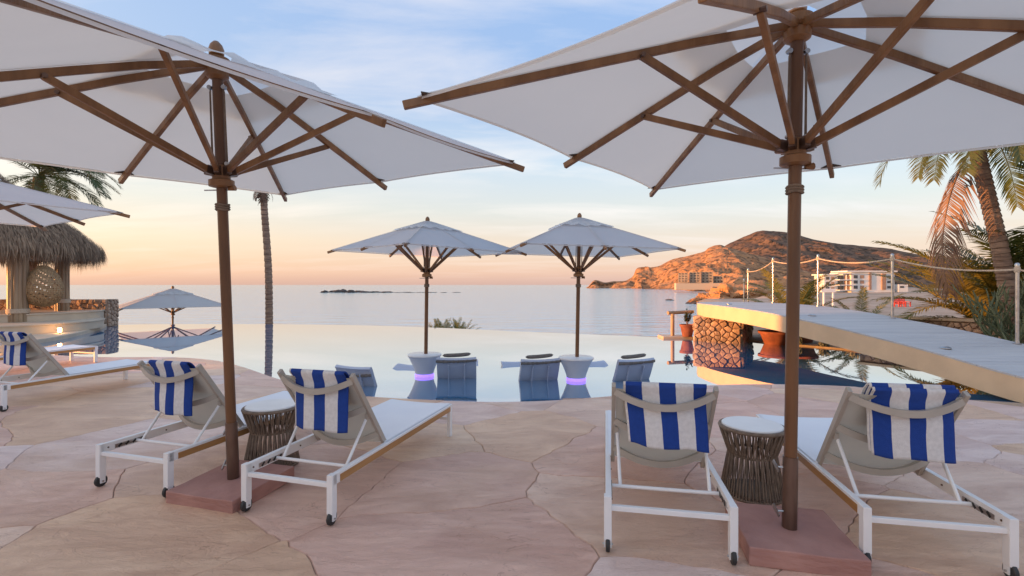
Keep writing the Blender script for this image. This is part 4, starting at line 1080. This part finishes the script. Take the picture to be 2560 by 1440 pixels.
def hill_mat(name, c1, c2, c3, s1, s2):
    m = bpy.data.materials.new(name); m.use_nodes = True; nt = m.node_tree; N = nt.nodes.new; L = nt.links.new; b = nt.nodes['Principled BSDF']; b.inputs['Roughness'].default_value = .95; b.inputs['Specular IOR Level'].default_value = .1
    tc = N('ShaderNodeTexCoord'); a = N('ShaderNodeTexNoise'); a.inputs['Scale'].default_value = s1; a.inputs['Detail'].default_value = 8; a.inputs['Roughness'].default_value = .65; L(tc.outputs['Object'], a.inputs[0])
    r = N('ShaderNodeValToRGB'); L(a.outputs[0], r.inputs[0]); r.color_ramp.elements[0].position = .36; r.color_ramp.elements[1].position = .64; r.color_ramp.elements[0].color = (*c1,1); r.color_ramp.elements[1].color = (*c2,1)
    n2 = N('ShaderNodeTexNoise'); n2.inputs['Scale'].default_value = s2; n2.inputs['Detail'].default_value = 4; L(tc.outputs['Object'], n2.inputs[0])
    r2 = N('ShaderNodeValToRGB'); L(n2.outputs[0], r2.inputs[0]); r2.color_ramp.elements[0].position = .50; r2.color_ramp.elements[1].position = .60
    mx = N('ShaderNodeMix'); mx.data_type = 'RGBA'; mz = N('ShaderNodeMath'); mz.operation = 'MULTIPLY'; mz.inputs[1].default_value = .85; L(r2.outputs[0], mz.inputs[0]); L(mz.outputs[0], mx.inputs[0]); L(r.outputs[0], mx.inputs[6]); mx.inputs[7].default_value = (*c3,1)
    L(mx.outputs[2], b.inputs['Base Color'])
    bp = N('ShaderNodeBump'); bp.inputs['Strength'].default_value = .9; bp.inputs['Distance'].default_value = 1.2/s1*.06; L(a.outputs[0], bp.inputs['Height']); L(bp.outputs[0], b.inputs['Normal'])
    MT[name] = m
hill_mat('headland', (.50,.265,.13), (.32,.16,.078), (.11,.068,.04), .04, .10)
hill_mat('mountain', (.22,.13,.08), (.14,.085,.056), (.04,.034,.026), .02, .045)
ridge('mountain', [(1700,690,2300,1500),(1780,640,2400,1500),(1815,613,2450,1500),(1859,592,2500,1450),(1898,578,2500,1400),(1921,575,2500,1350),(1975,582,2500,1300),(2014,590,2450,1200),(2052,600,2400,1150),(2091,608,2350,1100),(2155,615,2300,1050),(2217,621,2250,1000),(2259,628,2200,950),(2350,645,2150,900),(2500,676,2100,850),(2700,695,2000,800)], '', 'mountain', 30, 12, 70, 900, 3, 1.15, 1.0)
ridge('headland', [(1462,722,1150,1120),(1470,716,1160,1080),(1487,699,1180,1050),(1512,704,1190,1040),(1532,702,1200,1010),(1560,700,1210,985),(1575,695,1220,965),(1585,687,1230,940),(1593,670,1240,915),(1607,666,1240,890),(1630,667,1240,860),(1650,662,1230,820),(1682,650,1220,740),(1732,637,1200,560),(1760,629,1190,520),(1772,620,1180,500),(1800,611,1170,470),(1815,615,1160,450),(1830,620,1150,440),(1875,632,1140,420),(1925,650,1130,400),(1975,668,1120,390),(2060,690,1100,380)], '', 'headland', 20, 12, 84, 420, 1, 1.35, 2.0)

def rock_mesh(seed, sub=3, rough=.45):
    bm = bmesh.new(); bmesh.ops.create_icosphere(bm, subdivisions=sub, radius=1)
    for v in bm.verts:
        n = noise.fractal(v.co*1.3+Vector((seed*3.7,0,0)), 1, 2, 5); c = noise.cell(v.co*2.2+Vector((seed,0,0)))
        v.co *= 1+rough*n+.12*c
        v.co.z *= .8
    me = bpy.data.meshes.new('rock'); bm.to_mesh(me); bm.free(); return me
def build_rocks():
    rnd = random.Random(3)
    o = rock_mesh(1, 5); o.materials.append(MT['headland'])
    spots = [(1810,752,228,(13,9,7.0)),(1770,753,224,(6,5,4)),(1850,752,232,(10,8,6.5)),(1740,752,222,(4,3,1.8)),(1885,750,240,(12,9,6)),(1925,750,240,(14,9,5))]
    for i, (u, v, Y, s) in enumerate(spots):
        me = rock_mesh(i+2, 5, .5); me.materials.append(MT['headland'])
        r = link_mesh('rock_outcrop', me, None, ((u-1280)/1200*Y, Y, SEA+s[2]*.15), (0,0,rnd.uniform(0,6)), s)
        tag(r, ('broad sunlit orange outcrop, the largest shore rock beyond the footbridge', 'small orange rock where the shore outcrop meets the dark wet rocks', 'tall orange rock joined to the inland side of the shore outcrop',
                'flat low rock jutting into the sea ahead of the shore outcrop', 'pale rock behind the short railing posts', 'pale rock behind the golden palm clump')[i], 'rock', 'rocks on the shore')
    for i, (u, Y, s) in enumerate(((1735,205,(3.2,2,.9)),(1752,200,(2.5,2,.7)),(1720,210,(1.6,1.4,.5)),(1675,250,(2.2,1.2,.7)))):
        me = rock_mesh(i+12, 3); me.materials.append(MT['reef']); r = link_mesh('sea_rock', me, None, ((u-1280)/1200*Y, Y, SEA), (0,0,i), s)
        tag(r, 'small dark wet rock in the sea in front of the orange outcrop', 'rock', 'small rocks in the sea')
    r = empty('reef', (-160,505,SEA)); tag(r, 'low dark reef of rocks far out in the bay', 'reef')
    for k in range(46):
        u = 812+(990-812)*rnd.random()**1.15 if k < 34 else rnd.uniform(990,1180)
        h = 1.5*(2.2*math.exp(-((u-855)/45)**2)+.9)*(1 if k < 34 else .35)*rnd.uniform(.6,1)
        me = rock_mesh(k+30, 2); me.materials.append(MT['reef']); Y = 505+rnd.uniform(-14,14)
        link_mesh('rock', me, r, ((u-1280)/1200*Y+160, Y-505, .1), (0,0,rnd.uniform(0,6)), (rnd.uniform(3,7), rnd.uniform(2,5), h))
build_rocks()

# ------------------------------------------------------------------ far buildings
def terraced_building(u0, u1, vtop, vbot, Y, floors, bays, label):
    a = px(u0, vbot, Y); b = px(u1, vtop, Y); W = b.x-a.x; H = b.z-a.z; D = 14
    r = empty('terraced_building', (a.x, Y, a.z)); r.rotation_euler = (0,0,R(-22)); tag(r, label, 'building', 'terraced shells on the headland')
    fh = H/floors
    MB().box(0,W,7,D,-6,H-.2).build('back_wall', 'tan_wall', r)
    for f in range(floors+1):
        inset = 1.1*f
        MB().box(-.4,W+.4,inset,D-.3,f*fh-.35,f*fh).build('floor_slab', 'concrete', r)
        if f < floors:
            for k in range(bays+1):
                x = k*W/bays; MB().box(x-.35,x+.35,inset+.4,inset+1.1,f*fh,(f+1)*fh-.35).build('column', 'concrete', r)
            for k in range(bays):
                x = k*W/bays; q = W/bays; MB().box(x+.36,x+q-.36,inset+1.2,inset+1.5,f*fh,(f+1)*fh-.36).build('wall_panel', 'concrete', r); MB().box(x+q*(.22+.1*((k+f)%2)),x+q*(.70+.08*(k%2)),inset+1.08,inset+1.19,f*fh+.9,f*fh+fh*.72).build('shade_panel', 'gap_shade', r)  # dark boxes on the wall panels paint the shade of openings
            MB().box(-.4,W+.4,inset+.02,inset+.25,f*fh,f*fh+.9).build('parapet', 'concrete', r)
terraced_building(1696,1718,682,706,560,4,3,'stepped concrete shell of three bays on the headland, closest to the cape')
terraced_building(1724,1749,680,706,560,4,3,'stepped concrete shell in the middle of the headland terrace')
terraced_building(1754,1780,679,707,560,4,3,'stepped concrete shell on the headland beside the lower block')
terraced_building(1784,1806,690,708,560,2,3,'lowest concrete block at the inland end of the headland terrace')
a = px(1690,707,552); b = px(1830,707,552)
tw = MB().box(0,b.x-a.x,0,8,-7.5,0).build('retaining_wall', 'cream_stone'); tw.location = (a.x,552,a.z-.4); tw.rotation_euler = (0,0,R(-6)); tag(tw, 'long pale retaining wall under the concrete shells', 'wall')
def white_building():
    Y = 300; a = px(2060,727,Y); k = Y/1200
    r = empty('white_building', (a.x, Y, a.z)); tag(r, 'white modern flat roofed apartment building beyond the sandy lot', 'building')
    def blk(name, u0, u1, v0, v1, y0, y1, m, par=r): return MB().box((u0-2060)*k,(u1-2060)*k,y0,y1,(727-v1)*k,(727-v0)*k).build(name, m, par)
    blk('wall', 2128,2236,680,733,0,14,'white_wall'); blk('roof', 2115,2240,676.5,680,-1.2,14.5,'white_wall')
    blk('wing', 2066,2096,688,733,2,12,'white_wall'); blk('roof', 2060,2100,685,688,1,12.5,'white_wall')
    blk('stair_tower', 2172,2177.5,682,724,-.5,-.05,'tan_wall'); blk('stair_tower', 2203,2213,684,724,-.8,-.05,'tan_wall')
    for f in range(3):
        v = 690+f*13
        blk('balcony_slab', 2094,2130,v+8.5,v+10.5,-2,6,'white_wall'); w = blk('window', 2098,2112,v-1,v+8.4,1.2,1.5,'glass'); 
        blk('window', 2114,2126,v-1,v+8.4,1.2,1.5,'tan_wall'); blk('balcony_post', 2111.6,2113,v-3,v+8.4,-1.5,-1,'white_wall')
        blk('window', 2134,2144,v-2,v+6,-.12,-.02,'glass'); blk('window', 2150,2160,v-2,v+6,-.12,-.02,'tan_wall')
        blk('window', 2070,2078,v+2,v+9,1.85,1.97,'glass'); blk('window', 2083,2091,v+2,v+9,1.85,1.97,'tan_wall')
        blk('window', 2218,2230,v-1,v+5,-.12,-.02,'glass')
    blk('upper_slab', 2090,2132,682.5,684.5,-2,6,'white_wall')
    low = px(2246,722,Y); g = empty('low_house', (low.x, Y, low.z)); tag(g, 'low white house with one dark window next to the apartment building', 'house')
    MB().box(0,24*k,0,8,-2,11*k).build('wall', 'white_wall', g); MB().box(4*k,14*k,-.1,-.02,2*k,7*k).build('window', 'glass', g)
white_building()
def build_lot():
    Y = 34; p = px(2056,728,Y)
    r = empty('pergola', (p.x, Y, 0)); tag(r, 'small white timber gate frame standing on the sand', 'gate frame')
    gz = ground_h(p.x, Y)
    for x in (.1,.75):
        MB().box(x-.05,x+.05,-.05,.05,gz,1.05).build('post', 'white_metal', r)
    MB().box(-.1,.9,-.07,.07,1.05,1.30).build('beam', 'white_metal', r)
    for i, (u, Y) in enumerate(((2250,52),(2262,53))):
        x = (u-1280)/1200*Y; gz = -.9
        c = empty('red_chair', (x, Y, gz)); tag(c, 'red wooden garden chair on the sand beyond the railing', 'chair', 'red chairs on the sand')
        MB().box(-.35,.35,-.3,.3,.36,.42).build('seat', 'red_paint', c)
        for k in range(5): MB().bar((-.3+k*.15,.3,.4),(-.33+k*.165,.55,1.05), .12, .03, (0,1,0)).build('back_slat', 'red_paint', c)
        for sx in (-.36,.36):
            MB().box(sx-.04,sx+.04,-.34,-.26,0,.58).build('leg', 'red_paint', c); MB().box(sx-.04,sx+.04,.26,.34,0,.58).build('leg', 'red_paint', c)
            MB().box(sx-.08,sx+.08,-.4,.4,.58,.62).build('armrest', 'red_paint', c)
    sl = MB()
    nxs, nys = 30, 30
    for j in range(nys+1):
        for i in range(nxs+1):
            x = 13+i*2.2; y = 17+j*3; z = -.35-.013*(y-17)+.22*noise.noise(Vector((x*.15,y*.12,4)))-(.6 if i == 0 else 0)
            sl.v.append((x+.35*(y-17)*.9, y, z))
    for j in range(nys):
        for i in range(nxs): a = j*(nxs+1)+i; sl.f.append((a,a+1,a+nxs+2,a+nxs+1))
    struct(sl.build('sandy_lot', 'sand', smooth=True))
build_lot()
